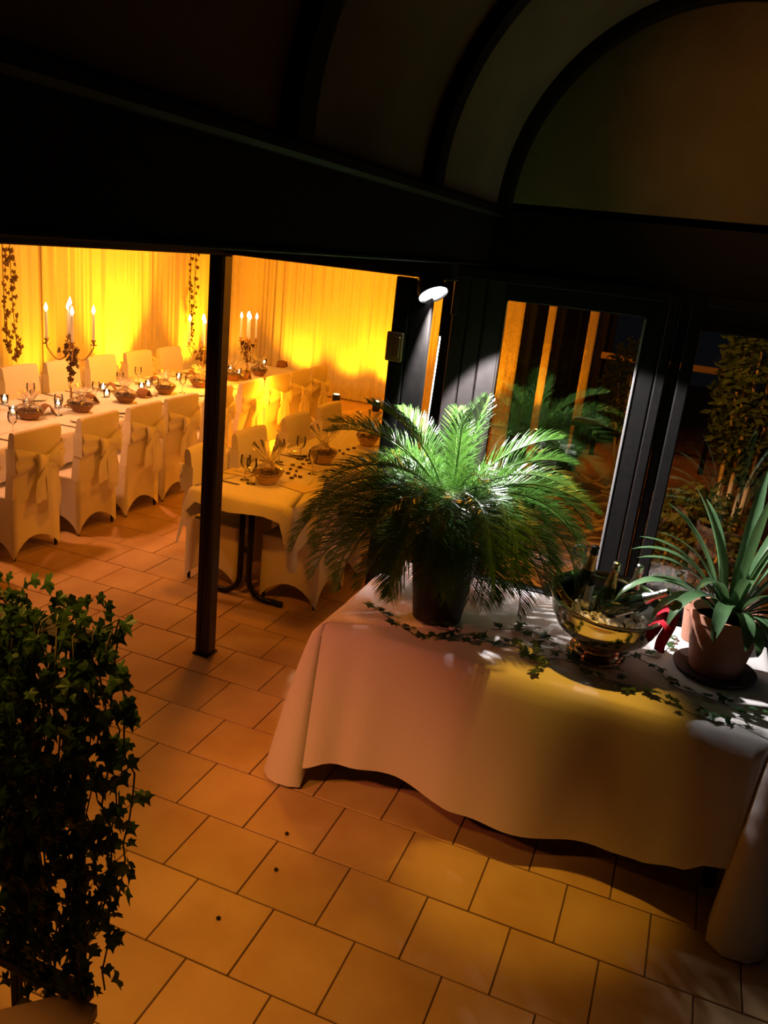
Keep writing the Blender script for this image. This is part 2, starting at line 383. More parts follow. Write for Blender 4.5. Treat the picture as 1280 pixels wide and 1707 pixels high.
# folded door leaf beside the opening with its lock box
d2 = struct(empty('door_2', (-1.29, 3.82, 0)))
mb = MB(); mb.cbox((-.115, -.02, .01), (-.035, .03, 2.262), .006); mb.build('stile', m_wood, d2, False)
mb = MB(); mb.cbox((-.033, -.012, .01), (.072, .028, 2.262), .006); mb.build('panel_board', m_wood, d2, False)
lb = MB(); lb.cbox((-.128, -.036, 1.865), (-.043, -.018, 2.005), .005); lb = lb.build('lock_box', m_lock, d2, False)
mb = MB(); mb.cbox((-.088, -.041, 1.885), (-.056, -.035, 1.985), .003); mb.build('lock_plate', m_brass, lb, False)
mb = MB(); mb.cbox((.10, .22, 2.10), (.125, .26, 2.262), .003); mb.build('hinge_post', m_post, d2, False)
mb = MB(); mb.tube([(.066, .10, .75), (.098, .10, 2.0)], .0035, 8); mb.build('closing_rod', m_grey, d2)

# ------------------------------------------------------------------ garden beyond the glass
mb = MB(); g = []
for i in range(28):
    g.append([(-1.24+i*.5, YW+.12+j*.5, -.02+random.uniform(-.02, .02)) for j in range(34)])
mb.grid(g); struct(mb.build('ground_garden', m_gravel))
for k in range(64):
    x = random.uniform(-1.1, .15); y = random.uniform(5.6, 9.2); z = random.uniform(.05, .25)
    a = random.gauss(.25, .5); L = random.uniform(.35, 1.0); x = max(x, -1.15+abs(math.cos(a))*L/2)
    pts = []
    for t in range(5):
        s = (t/4-.5)*L; pts.append((x+math.cos(a)*s, y+math.sin(a)*s+.05*math.sin(t*1.7+k), max(z+.05*math.sin(t*1.3+k*2)+random.uniform(-.1, .1)*t/4, .0)))
    mb = MB(); mb.tube([Vector(p)-Vector((x, y, 0)) for p in pts], [.022, .021, .018, .014, .007], 6)
    o = mb.build('dry_branch', m_stick, loc=(x, y, 0)); tag(o, 'thin bare branch lying in the heap of brushwood outside the glass door', 'branch', 'brushwood heap in the garden')
def shrub(name, c, rx, rz, n, label, leaf=.05):
    t = empty(name, (c[0], c[1], 0)); mb = MB()
    for i in range(n):
        d = Vector((random.gauss(0, 1), random.gauss(0, 1), random.gauss(0, 1))).normalized()*random.uniform(.45, 1)**.6
        p = Vector((d.x*rx, d.y*rx, c[2]+d.z*rz)); q = Vector((random.gauss(0,1), random.gauss(0,1), random.gauss(0,.6))).normalized()
        w = q.orthogonal().normalized(); s = leaf*random.uniform(.6, 1.3)
        mb.add([p-q*s*.1, p+w*s*.28+q*s*.4, p+q*s, p-w*s*.28+q*s*.4], [(0,1,2,3)])
    f = mb.build('foliage', m_bush, t, False); f['kind'] = 'stuff'
    mb = MB()
    for i in range(6):
        a = i*1.1; mb.tube([(0,0,-.03), (.1*math.cos(a), .1*math.sin(a), c[2]*.5), (rx*.5*math.cos(a), rx*.5*math.sin(a), c[2]+rz*.3)], [.025, .018, .008], 6)
    mb.build('branches', m_stick, t); tag(t, label, 'shrub')
shrub('conifer_shrub', (.42, 6.3, 1.75), .30, .75, 2200, 'tall feathery shrub glowing orange outside the fixed window pane', .07)
shrub('low_shrub', (.20, 5.4, .65), .34, .55, 1800, 'low leafy shrub against the pane behind the strap leaved plant', .06)
shrub('round_shrub', (-.55, 8.9, 1.25), .38, .55, 1800, 'dark rounded shrub outside the glass door beside the bench', .06)
bn = empty('garden_bench', (-.85, 9.9, 0)); tag(bn, 'dark low bench in the garden behind the brushwood heap', 'bench')
mb = MB(); mb.cbox((-.4, -.2, .62), (.75, .2, .67), .01); mb.build('seat', m_wood, bn, False)
for sx in (-.32, .67):
    mb = MB(); mb.cbox((sx-.03, -.17, -.02), (sx+.03, .17, .62), .006); mb.build('leg', m_wood, bn, False)
gp = empty('garden_pot', (-.72, 9.85, .67)); tag(gp, 'round terracotta pot of dry grass standing on the garden bench', 'plant pot')
mb = MB(); mb.lathe([(.09,0),(.16,.08),(.18,.17),(.15,.26),(.16,.28),(.14,.28),(.12,.24)], 18); mb.build('pot', m_terracotta, gp)
mb = MB()
for i in range(60):
    a = random.uniform(0, 2*PI); r = random.uniform(.0, .1); p = Vector((r*math.cos(a), r*math.sin(a), .25)); q = p+Vector((math.cos(a)*.22, math.sin(a)*.22, random.uniform(.08, .32)))
    w = Vector((-math.sin(a), math.cos(a), 0))*.006; mb.add([p-w, p+w, q], [(0,1,2)])
mb.build('grass', m_stick, gp, False)
rl = empty('garden_rail', (-.6, 11.2, 0)); tag(rl, 'pale wooden rail on posts crossing the garden behind the bench', 'fence')
mb = MB(); mb.cbox((-.6, -.02, 1.28), (2.6, .02, 1.36), .005); mb.build('rail', m_stick, rl, False)
for x in (-.5, .9, 2.4):
    mb = MB(); mb.cbox((x-.03, -.03, -.02), (x+.03, .02, 1.28), .004); mb.build('post', m_wood, rl, False)

# ------------------------------------------------------------------ curtains of the dining room
def curtain(name, a, b, n_out, label, amp=.045, waves=None, ztop=2.46, seed=0):
    rnd = random.Random(seed); a = Vector((*a, 0)); b = Vector((*b, 0)); L = (b-a).length; d = (b-a)/L; n = Vector((*n_out, 0))
    waves = waves or L/.16; nx = int(waves*9); ph = [rnd.uniform(0, 6.28) for _ in range(4)]; rows = []
    for j in range(8):
        z = .012+(ztop-.012)*j/7; row = []
        for i in range(nx+1):
            u = i/nx; w = 2*PI*waves
            k = .55+.45*math.sin(2*PI*u*2.3+ph[0])
            off = amp*k*math.sin(w*u+1.1*math.sin(2*PI*u*3+ph[1])+.25*j/7)+amp*.35*math.sin(w*2.3*u+ph[2]+.4*j/7)
            row.append(a+d*(u*L)+n*(amp*1.4+off)+Vector((0, 0, z)))
        rows.append(row)
    base = (a+b)/2; mb = MB(); mb.grid([[p-base for p in r] for r in rows]); o = mb.build(name, m_curtain, loc=base); tag(o, label, 'curtain'); return o
cl = [(3.2, 5.35, 'pale draped curtain panel behind the far chairs, outermost on the long side'), (5.3, 7.25, 'draped curtain panel bearing the longer double ivy strand'),
      (7.2, 9.05, 'brightest amber lit curtain panel between the two hanging ivy strands'), (9.0, 10.5, 'amber lit curtain panel bearing the shorter ivy strand'), (10.45, 12.03, 'curtain panel reaching the corner of the dining room')]
for i, (y0, y1, lab) in enumerate(cl): curtain('curtain', (XC, y0), (XC, y1), (1, 0), lab, amp=.014 if i < 2 else .030, seed=i)
cb = [(-6.72, -5.2, 'end wall curtain panel next to the room corner, behind the long table'), (-5.25, -3.7, 'end wall curtain panel with two glowing uplights at its foot'), (-3.75, -1.4, 'end wall curtain panel mostly hidden behind the open door leaf')]
for i, (x0, x1, lab) in enumerate(cb): curtain('curtain', (x0, YC), (x1, YC), (0, -1), lab, amp=.030, seed=10+i)
for (x, y, dx, dy) in UPL:
    t = empty('uplight', (x, y, 0), math.atan2(dy, dx)); tag(t, 'small black floor uplight at the foot of the curtain', 'lamp', 'uplights washing the curtains')
    mb = MB(); mb.lathe([(.055,0),(.06,.01),(.06,.15),(.052,.15),(.045,.12)], 14); mb.build('housing', m_metal_blk, t)
    mb = MB(); mb.lathe([(.0,.0),(.046,.0)], 14, caps=False); mb.xf(Matrix.Translation((0, 0, .153))); mb.build('lens', m_uplens, t)

# ------------------------------------------------------------------ ivy leaves
def ivy_leaf_mesh(name, m, s=1.0, seed=0):
    rnd = random.Random(seed)
    out = [(0,-.08),(.22,-.30),(.50,-.22),(.44,.05),(.66,.28),(.34,.36),(.16,.52),(0,.92),(-.16,.52),(-.34,.36),(-.66,.28),(-.44,.05),(-.50,-.22),(-.22,-.30)]
    v = [(0, .1, .03)]
    for x, y in out:
        x *= rnd.uniform(.88, 1.1); y *= rnd.uniform(.9, 1.08); v.append((x, y, -abs(x)*.22-.12*max(y-.3, 0)+rnd.uniform(-.04, .04)))
    n = len(out); mb = MB(); mb.add([(x*s, y*s, z*s) for x, y, z in v], [(0, i+1, (i+1) % n+1) for i in range(n)])
    return mb.mesh(name, m, False)
IVY = [ivy_leaf_mesh('ivy_leaf', m_ivy, .040, k) for k in range(4)]+[ivy_leaf_mesh('ivy_leaf', m_ivy_pale, .040, 5)]
IVYB = [ivy_leaf_mesh('ivy_leaf', m_ivy, .050, k+20) for k in range(3)]+[ivy_leaf_mesh('ivy_leaf', m_ivy_pale, .050, k+25) for k in range(3)]
IVYR = [ivy_leaf_mesh('ivy_leaf', m_ivy_red, .046, k+30) for k in range(3)]
def orient(normal, spin, up=None):
    z = Vector(normal).normalized(); y = Vector((0, 0, 1)) if up is None else Vector(up); y = y-z*y.dot(z)
    if y.length < 1e-3: y = z.orthogonal()
    y.normalize(); x = y.cross(z); m = Matrix((x, y, z)).transposed(); return (m @ Matrix.Rotation(spin, 3, 'Z')).to_euler()
def add_leaf(me, parent, p, normal, spin, s=1, up=None, name='leaf'):
    o = ob(name, me, parent, p); o.rotation_euler = orient(normal, spin, up); o.scale = (s, s, s); return o

# ------------------------------------------------------------------ support post
t = empty('support_post', (BX, 3.80, 0)); tag(t, 'slim dark brown post carrying the header before the dining room', 'post')
mb = MB(); mb.cbox((-.046, -.040, .012), (.046, .040, 2.262), .006); mb.build('shaft', m_post, t, False)
for s in (-1, 1):
    mb = MB(); mb.cbox((-.013+s*.026, -.048, .012), (.013+s*.026, -.038, 2.262), .003); mb.build('fillet', m_post, t, False)
mb = MB(); mb.cbox((-.056, -.052, 0), (.056, .050, .012), .003); mb.build('base_plate', m_metal_blk, t, False)

# ------------------------------------------------------------------ draped cloth
def cloth(name, x0, x1, y0, y1, ztop, hem, m, parent=None, nseg=10, rnd_r=.02):
    """hem: closed list of (tx, ty, hx, hy, hz) – point on the table edge and hem point below it"""
    rows = [[] for _ in range(nseg+3)]
    for tx, ty, hx, hy, hz in hem:
        T = Vector((tx, ty, ztop)); Hh = Vector((hx, hy, hz)); c = Vector(((x0+x1)/2, (y0+y1)/2, ztop))
        inn = (c-T); inn.z = 0; inn = inn.normalized()*rnd_r*1.5
        rows[0].append(T+inn); rows[1].append(T+inn*.25-Vector((0,0,.003)))
        out = Vector((hx-tx, hy-ty, 0))
        for j in range(nseg+1):
            s = j/nseg; k = s**.75
            p = T+out*(.10+.90*k if j else .06)+Vector((0, 0, (hz-ztop)*s-(.010 if j == 0 else 0)))
            rows[j+2].append(p)
    mb = MB(); mb.grid(rows, closed=True); n = len(hem)
    k = len(mb.v); mb.v.append(((x0+x1)/2, (y0+y1)/2, ztop))
    for i in range(n): mb.f.append((k, (i+1) % n, i)); mb.m.append(0)
    o = mb.build(name, m, parent); return o
def rect_hem(x0, x1, y0, y1, zf, over, corner_z, step=.06, wav=.018, wl=.28, seed=0, fan=7, z_noise=.012):
    rnd = random.Random(seed); H = []
    cs = [(x0, y0, 1, 0), (x1, y0, 0, 1), (x1, y1, -1, 0), (x0, y1, 0, -1)]
    Ls = [x1-x0, y1-y0]*2
    ph = rnd.uniform(0, 6)
    s_tot = 0
    for k, (cx, cy, dx, dy) in enumerate(cs):
        L = Ls[k]; nx, ny = dy, -dx; n = max(3, int(L/step))
        pd = cs[k-1]; pnx, pny = pd[3], -pd[2]
        for f in range(fan):                          # corner fan
            u = (f+.5)/fan; ax, ay = pnx*(1-u)+nx*u, pny*(1-u)+ny*u; l = math.hypot(ax, ay)
            w = math.sin(PI*u); e = over*(1.0+.9*w)
            H.append((cx, cy, cx+ax/l*e*1.0, cy+ay/l*e, zf(k, 0)+(corner_z-zf(k, 0))*w**.8))
        for i in range(1, n):
            u = i/n; s = s_tot+u*L
            e = over+wav*math.sin(2*PI*s/wl+ph)+wav*.5*math.sin(2*PI*s/(wl*.43)+2*ph)
            H.append((cx+dx*L*u, cy+dy*L*u, cx+dx*L*u+nx*e, cy+dy*L*u+ny*e, zf(k, u)+z_noise*math.sin(2*PI*s/.5+ph)))
        s_tot += L
    return H

# ------------------------------------------------------------------ serving table in front of the window
SX0, SX1, SY0, SY1, SZ = -1.33, .58, 3.12, 4.06, .76
t = empty('serving_table', ((SX0+SX1)/2, (SY0+SY1)/2, 0)); tag(t, 'long dark legged serving table hidden under a white cloth by the window', 'table')
mb = MB(); mb.cbox((-.93, -.45, .70), (.93, .45, .745), .006); mb.build('table_top', m_wood, t, False)
for x in (-.88, .85, 0.0):
    for y in (-.38, .38):
        mb = MB(); mb.cbox((x-.025, y-.025, 0), (x+.025, y+.025, .70), .004); mb.build('leg', m_beam, t, False)
hem = []
def lerp(a, b, u): return a+(b-a)*u
def interp(tab, x):
    for (xa, za), (xb, zb) in zip(tab, tab[1:]):
        if x <= xb:
            u = min(max((x-xa)/(xb-xa), 0), 1); u = u*u*(3-2*u); return lerp(za, zb, u)
    return tab[-1][1]
# front, left to right
ft = [(-1.33, .10), (-1.18, .15), (-.88, .168), (-.68, .142), (-.58, .132), (-.21, .128), (.04, .142), (.18, .155), (.33, .205), (.43, .27), (.50, .285)]
N1 = 60
def front_off(x):
    return .14+.038*math.sin((x+1.33)*7.6+.9)+.014*math.sin((x+1.33)*13.7)+.05*math.exp(-((x+1.16)/.08)**2)*-1+.035*math.exp(-((x+.62)/.10)**2)-.03*math.exp(-((x-.2)/.12)**2)
# left front corner: the fall turns into a flared fold that almost reaches the floor
lc = [(-1.33, 3.12, -1.50, 3.10, .075), (-1.33, 3.12, -1.515, 3.03, .035), (-1.33, 3.12, -1.50, 2.965, .012), (-1.33, 3.12, -1.46, 2.925, .010), (-1.33, 3.12, -1.405, 2.905, .012), (-1.33, 3.12, -1.345, 2.905, .014), (-1.32, 3.12, -1.292, 2.925, .016),
      (-1.32, 3.12, -1.300, 2.99, .045), (-1.315, 3.12, -1.345, 3.02, .085), (-1.315, 3.12, -1.40, 2.985, .092), (-1.31, 3.12, -1.395, 2.95, .093), (-1.31, 3.12, -1.345, 2.94, .092)]
hem += lc
for i in range(N1):
    u = i/(N1-1); tx = lerp(-1.30, .53, u); hx = lerp(-1.30, .50, u)
    hem.append((tx, 3.12, hx, 3.12-front_off(hx), interp(ft, hx)))
hem += [(.55, 3.12, .525, 3.02, .24), (.56, 3.12, .50, 3.03, .13), (.565, 3.12, .475, 2.95, .05), (.57, 3.12, .47, 2.86, .015), (.575, 3.12, .53, 2.81, .012), (.58, 3.12, .62, 2.815, .014), (.58, 3.12, .68, 2.86, .02), (.58, 3.13, .70, 2.96, .05), (.58, 3.15, .70, 3.06, .10)]
for i in range(1, 12): y = lerp(3.15, 4.0, i/12); hem.append((.58, y, .68+.02*math.sin(i*1.7), y, .14+.02*math.sin(i)))
hem += [(.58, 4.06, .62, 4.09, .10), (.56, 4.06, .58, 4.10, .12)]
for i in range(1, 16): x = lerp(.5, -1.27, i/16); hem.append((x, 4.06, x, 4.10+.015*math.sin(i*1.9), .15))
hem += [(-1.33, 4.06, -1.38, 4.10, .10), (-1.33, 4.04, -1.43, 4.06, .12)]
for i in range(1, 12): y = lerp(4.0, 3.16, i/12); hem.append((-1.33, y, -1.45-.03*math.sin(i*1.9), y, .14+.02*math.sin(i)))
o = cloth('serving_tablecloth', SX0, SX1, SY0, SY1, SZ, hem, m_serve_cloth, nseg=14)
tag(o, 'white cloth draped almost to the floor over the serving table', 'tablecloth')

# ------------------------------------------------------------------ palm
ER = Vector((math.cos(YAW), -math.sin(YAW), 0)); EV = Vector((math.sin(-YAW), -math.cos(YAW), 0))   # image right, towards the viewer
PC = Vector((-.905, 3.47, SZ+.004))
t = empty('sago_palm', PC); tag(t, 'large feathery sago palm in a black pot on the serving table', 'potted palm')
mb = MB(); mb.lathe([(.10,0),(.115,.0),(.15,.30),(.162,.30),(.162,.34),(.150,.34),(.140,.29)], 28); sharp(mb.build('pot', m_blackpot, t))
mb = MB(); mb.lathe([(.0,.29),(.142,.29)], 20, caps=False); mb.build('soil', m_soil, t)
mb = MB(); mb.lathe([(.065,.28),(.075,.36),(.072,.46),(.078,.52),(.06,.58),(.03,.61),(.0,.62)], 16); mb.build('trunk', mat('palm_trunk', (.09,.06,.03), .9, bump=(40,1,.03)), t)
def frond(az, el, L, droop, width=.135, twist=0.0, base_z=.57):
    """az measured from image right towards the viewer; el start elevation; droop total bend in radians"""
    h_ = ER*math.cos(az)+EV*math.sin(az); n = 30; pts = []; p = Vector((0, 0, base_z))+h_*.035; ds = L/n
    for i in range(n+1):
        u = i/n; e = el-droop*(u**1.25); pts.append(p.copy()); p = p+(h_*math.cos(e)+Vector((0, 0, 1))*math.sin(e))*ds
    mb = MB(); mb.tube(pts[::3], [.0065*(1-.8*k/10) for k in range(11)], 5, 1)
    side = h_.cross(Vector((0, 0, 1))).normalized(); m = int(L/.0108)
    for s in (-1, 1):
        for k in range(m):
            u = .10+.90*(k+.5*(s > 0)*.8)/m
            f = u*n; i = min(int(f), n-1); q = pts[i].lerp(pts[i+1], f-i); tg = (pts[i+1]-pts[i]).normalized(); up = side.cross(tg).normalized()
            if up.z < 0 and el-droop*u > -1.5: up = -up
            prof = math.sin(PI*min(1, (u*.94+.05)))**.6
            ll = width*prof*random.uniform(.93, 1.06)+.01
            a = .95-.45*u                                   # angle to midrib
            d = (side*s*math.sin(a)+tg*math.cos(a)+up*(.38+.12*math.sin(k*1.3)+twist*s)).normalized()
            wv = tg.cross(d).cross(d).normalized()*.0024
            sag = Vector((0, 0, -1))*ll*.14
            p1 = q+d*ll*.5+up*.004; p2 = q+d*ll+sag
            mb.add([q-wv*.8, q+wv*.8, p1+wv, p1-wv, p2], [(0,1,2,3), (3,2,4)], 0)
    o = mb.build('frond', [m_palm, m_rachis], t, False); return o
D = math.radians
# hand placed upper fronds
for a, e, L, dr in ((95, 84, .46, .5), (-60, 78, .50, .5), (12, 66, .56, 1.0), (168, 70, .60, .95), (188, 55, .66, 1.15), (205, 48, .72, 1.3), (35, 52, .60, 1.3), (-12, 50, .60, 1.2),
                    (20, 40, .66, 1.35), (150, 45, .68, 1.4), (60, 55, .45, 1.9), (95, 50, .46, 2.2), (120, 48, .5, 2.0), (-90, 66, .5, .8), (-130, 60, .55, .9), (75, 66, .42, 1.5)):
    frond(D(a), D(e), L, dr)
# the older arching fronds in the skirt
k = 0
for ring, (e, L, dr, n) in enumerate(((34, .76, 1.75, 14), (18, .80, 1.7, 17), (2, .76, 1.45, 17), (-14, .66, 1.1, 13))):
    for i in range(n):
        az = 2*PI*(i+.5*ring)/n+random.uniform(-.12, .12)
        toward = max(0, math.sin(az))
        frond(az, D(e+random.uniform(-6, 6)), L*random.uniform(.9, 1.06)*(1-.22*toward-.12*max(0, -math.sin(az))-.06*max(0, math.cos(az))), dr*random.uniform(.9, 1.12)*(1+.12*toward), .15)
# ------------------------------------------------------------------ display spot lamp
t = empty('spot_lamp', LAMP); tag(t, 'black bell shaped spotlight hanging under the beam, shining on the palm', 'lamp')
Q = LAMP_DIR.to_track_quat('Z', 'Y').to_matrix().to_4x4()
mb = MB(); mb.lathe([(.028,-.160),(.036,-.155),(.040,-.11),(.046,-.08),(.066,-.035),(.073,.0),(.073,.022),(.069,.022),(.066,.0),(.035,-.04)], 24); mb.xf(Q); sharp(mb.build('shade', m_metal_blk, t), 60)
mb = MB(); mb.lathe([(.0,.012),(.0675,.012)], 24, caps=False); mb.xf(Q); mb.build('lens', m_lens, t)
mb = MB(); top = Vector((XB-.08, 3.78, 2.36))-LAMP; mb.tube([-LAMP_DIR*.11, -LAMP_DIR*.12+Vector((0,0,.03)), (top+Vector((0,0,-.02))), top], [.011, .011, .011, .03], 8); mb.build('bracket', m_metal_blk, t)

# ------------------------------------------------------------------ champagne bowl with ice, bottles and napkin
BC = Vector((-.165, 3.49, SZ+.003))
t = empty('champagne_bowl', BC); tag(t, 'wide polished silver champagne bowl on a ribbed pedestal, full of bottles', 'bowl')
TB = Matrix.Rotation(D(3), 4, 'Y') @ Matrix.Rotation(D(5), 4, 'X')
mb = MB(); mb.lathe([(.02,.085),(.09,.09),(.16,.115),(.205,.155),(.232,.205),(.244,.262),(.250,.285),(.256,.288),(.254,.294),(.246,.292),(.238,.262),(.224,.21),(.196,.165),(.15,.128),(.08,.105),(.0,.10)], 48)
mb.xf(TB); mb.build('basin', m_silver, t)
mb = MB(); mb.lathe([(.125,0),(.13,.006),(.128,.014),(.118,.018),(.122,.026),(.118,.034),(.104,.04),(.107,.048),(.100,.056),(.082,.064),(.06,.078),(.058,.094)], 40); sharp(mb.build('pedestal', m_copper, t), 35)
mb = MB()
for i in range(70):
    a = random.uniform(0, 2*PI); r = .19*math.sqrt(random.random()); s = random.uniform(.014, .024)
    q = Matrix.Translation((r*math.cos(a), r*math.sin(a), .185+random.uniform(-.01, .02))) @ Matrix.Rotation(random.uniform(0, 3), 4, (random.random(), random.random(), 1))
    b = MB(); b.cbox((-s, -s, -s*.8), (s, s, s*.8), s*.35); b.xf(q); mb.add(b.v, b.f)
o = mb.build('ice_cubes', m_ice, loc=BC); o['kind'] = 'stuff'; tag(o, 'pile of clear ice cubes filling the champagne bowl', 'ice')
def bottle(foot, head, foil, label, stars=False):
    foot, head = Vector(foot), Vector(head); d = (head-foot).normalized(); L = .31
    t = empty('champagne_bottle', head-d*L); t.rotation_euler = d.to_track_quat('Z', 'Y').to_euler(); tag(t, label, 'bottle', 'bottles in the champagne bowl')
    mb = MB(); mb.lathe([(.0,.0),(.038,.0),(.043,.006),(.0435,.13),(.040,.155),(.026,.20),(.0175,.232),(.0155,.27),(.0155,.285)], 22); mb.build('glass', m_bottle, t)
    mb = MB(); mb.lathe([(.0285,.196),(.0185,.232),(.0168,.262),(.0168,.272)], 20, caps=False); mb.build('neck_foil', foil[0], t)
    mb = MB(); mb.lathe([(.0172,.268),(.0195,.274),(.0180,.282),(.0165,.290),(.0175,.300),(.0150,.309),(.0,.311)], 20); mb.build('cap', foil[1], t)
    mb = MB(); rr = .0440
    mb.grid([[(rr*math.cos(a), rr*math.sin(a), z) for a in [D(-130+k*10) for k in range(9)]] for z in (.04, .07, .10, .13)]); mb.build('paper_label', m_label, t)
    return t
def on_bowl(px, py, y): return Yp(px, py, y)
h1 = on_bowl(994, 910, 3.58); bottle(h1+Vector((-.03, .02, -.3)), h1, (m_foil_g, m_foil_k), 'upright champagne bottle with black cap and gold neck at the back of the bowl')
h2 = on_bowl(1030, 937, 3.52); bottle(h2+Vector((-.03, -.01, -.3)), h2, (m_foil_g, m_foil_s), 'champagne bottle with silver cap and golden neck in the middle of the bowl')
h3 = on_bowl(1069, 941, 3.60); bottle(h3+Vector((-.03, .01, -.3)), h3, (m_foil_s, m_foil_s), 'champagne bottle with silver cap and silver neck half behind a strap leaf')
h4 = on_bowl(1117, 986, 3.40); bottle(h4+Vector((-.22, .09, -.17)), h4, (m_foil_s, m_foil_s), 'silver necked champagne bottle leaning far over the bowl rim by the red napkin')
h5 = on_bowl(925, 972, 3.52); bottle(h5+Vector((.17, -.01, -.17)), h5, (m_foil_g, m_foil_g), 'gold necked champagne bottle leaning out of the bowl under the palm')
# red napkin over the rim
nb = Yp(1090, 1020, 3.42); t_rows = []
for i in range(13):
    u = i/12; row = []
    for j in range(10):
        v = j/9; a = D(-28+46*u)
        r = .245+.012*math.sin(u*9+v*2)+.010*math.sin(u*21)
        if v < .25: rr = .20+(r-.20)*v/.25+.0; z = .262+.045*math.sin(PI*v/.5)*.9
        else: w = (v-.25)/.75; rr = r+.020+.012*math.sin(u*11+w*3); z = .30-.165*w*(1-.35*abs(u-.45))+.01*math.sin(u*12)
        row.append((rr*math.cos(a), rr*math.sin(a), z))
    t_rows.append(row)
mb = MB(); mb.grid(t_rows); mb.xf(TB); o = mb.build('red_napkin', m_red, loc=BC); so = o.modifiers.new('thick', 'SOLIDIFY'); so.thickness = .003
tag(o, 'folded bright red napkin hung over the rim of the champagne bowl', 'napkin')

# ------------------------------------------------------------------ strap leaved plant in terracotta
KC = Vector((.335, 3.63, SZ+.004))
t = empty('strap_leaved_plant', KC); tag(t, 'strap leaved plant in a terracotta pot at the end of the serving table', 'potted plant')
mb = MB(); mb.lathe([(.10,.012),(.108,.014),(.135,.16),(.150,.245),(.156,.25),(.156,.285),(.144,.285),(.136,.24)], 30); sharp(mb.build('pot', m_terracotta, t))
mb = MB(); mb.lathe([(.0,.24),(.138,.24)], 20, caps=False); mb.build('soil', m_soil, t)
mb = MB(); mb.lathe([(.13,0),(.165,.0),(.178,.022),(.172,.024),(.155,.010),(.0,.010)], 30); mb.build('saucer', m_saucer, t)
def strap(az, el, L, droop, w=.024, pw=1.4, z0=.25, r0=.03, fold=.25):
    h_ = ER*math.cos(az)+EV*math.sin(az); n = 14; p = Vector((0, 0, z0))+h_*r0; ds = L/n; rows = []
    sd = h_.cross(Vector((0, 0, 1))).normalized()
    for i in range(n+1):
        u = i/n; e = el-droop*u**pw; tg = h_*math.cos(e)+Vector((0, 0, 1))*math.sin(e); up = sd.cross(tg)
        ww = w*(.55+.45*min(1, u*3))*(1 if u < .6 else max(.02, math.cos((u-.6)/.4*PI/2)**.7))
        rows.append([p-sd*ww-up*0+up*ww*fold, p-sd*ww*.5+up*ww*fold*.3, p.copy(), p+sd*ww*.5+up*ww*fold*.3, p+sd*ww+up*ww*fold]); p = p+tg*ds
    mb = MB(); mb.grid(rows); mb.build('strap_leaf', m_clivia, t)
for a, e, L, dr, w in ((185, 62, .50, 1.5, .021), (176, 50, .58, 2.1, .027), (186, 44, .50, 1.7, .025), (195, 66, .54, 1.7, .022), (150, 60, .46, 2.7, .030), (165, 52, .44, 2.5, .027), (120, 62, .40, 2.9, .032), (95, 55, .36, 2.7, .032), (80, 40, .30, 2.4, .032),
                       (200, 80, .60, .5, .024), (185, 74, .58, .7, .020), (90, 86, .62, .25, .022), (-60, 84, .66, .3, .026), (60, 80, .64, .5, .020), (20, 74, .66, .5, .030), (-10, 78, .62, .6, .024), (0, 62, .58, .9, .024), (-30, 72, .66, .45, .028), (40, 70, .60, .7, .026),
                       (30, 58, .54, 1.2, .026), (10, 50, .52, 1.6, .026), (55, 52, .50, 2.2, .034), (45, 48, .44, 2.8, .032), (-100, 70, .56, .8, .024), (-140, 72, .56, .9, .024), (-170, 66, .54, 1.3, .022), (170, 70, .56, 1.1, .022), (135, 70, .48, 1.8, .024), (105, 72, .48, 1.4, .020), (70, 66, .46, 1.7, .022), (75, 46, .44, 2.9, .034), (62, 40, .40, 2.5, .036)):
    strap(D(a), D(e), L, dr, w)
t = empty('small_clay_pot', Vector((.235, 3.93, SZ+.004))); tag(t, 'small pale clay pot standing behind the strap leaved plant', 'plant pot')
mb = MB(); mb.lathe([(.045,0),(.05,.0),(.066,.16),(.072,.16),(.072,.19),(.064,.19),(.058,.15)], 20); sharp(mb.build('pot', m_terracotta, t))
mb = MB(); mb.lathe([(.0,.15),(.06,.15)], 14, caps=False); mb.build('soil', m_soil, t)
# wrought iron scroll behind the bowl
c = Yp(968, 918, 3.98); b0 = Vector((c.x+.03, 3.98, SZ+.004))
t = empty('iron_scroll', b0); tag(t, 'curled wrought iron scroll stand between the bowl and the glass door', 'ornament')
mb = MB(); pts = [(0,0,.015), (.005,0,.10), (.0,0,c.z-b0.z-.03)]
for k in range(14): a = D(-60+k*22); r = .034-.0009*k; pts.append((c.x-b0.x-r*math.cos(a)*1.0, 0, c.z-b0.z+r*math.sin(a)))
mb.tube(pts, .007, 7); mb.build('scroll', m_iron, t)
mb = MB(); mb.lathe([(.05,0),(.05,.008),(.015,.018),(.01,.03)], 16); mb.build('foot', m_iron, t)

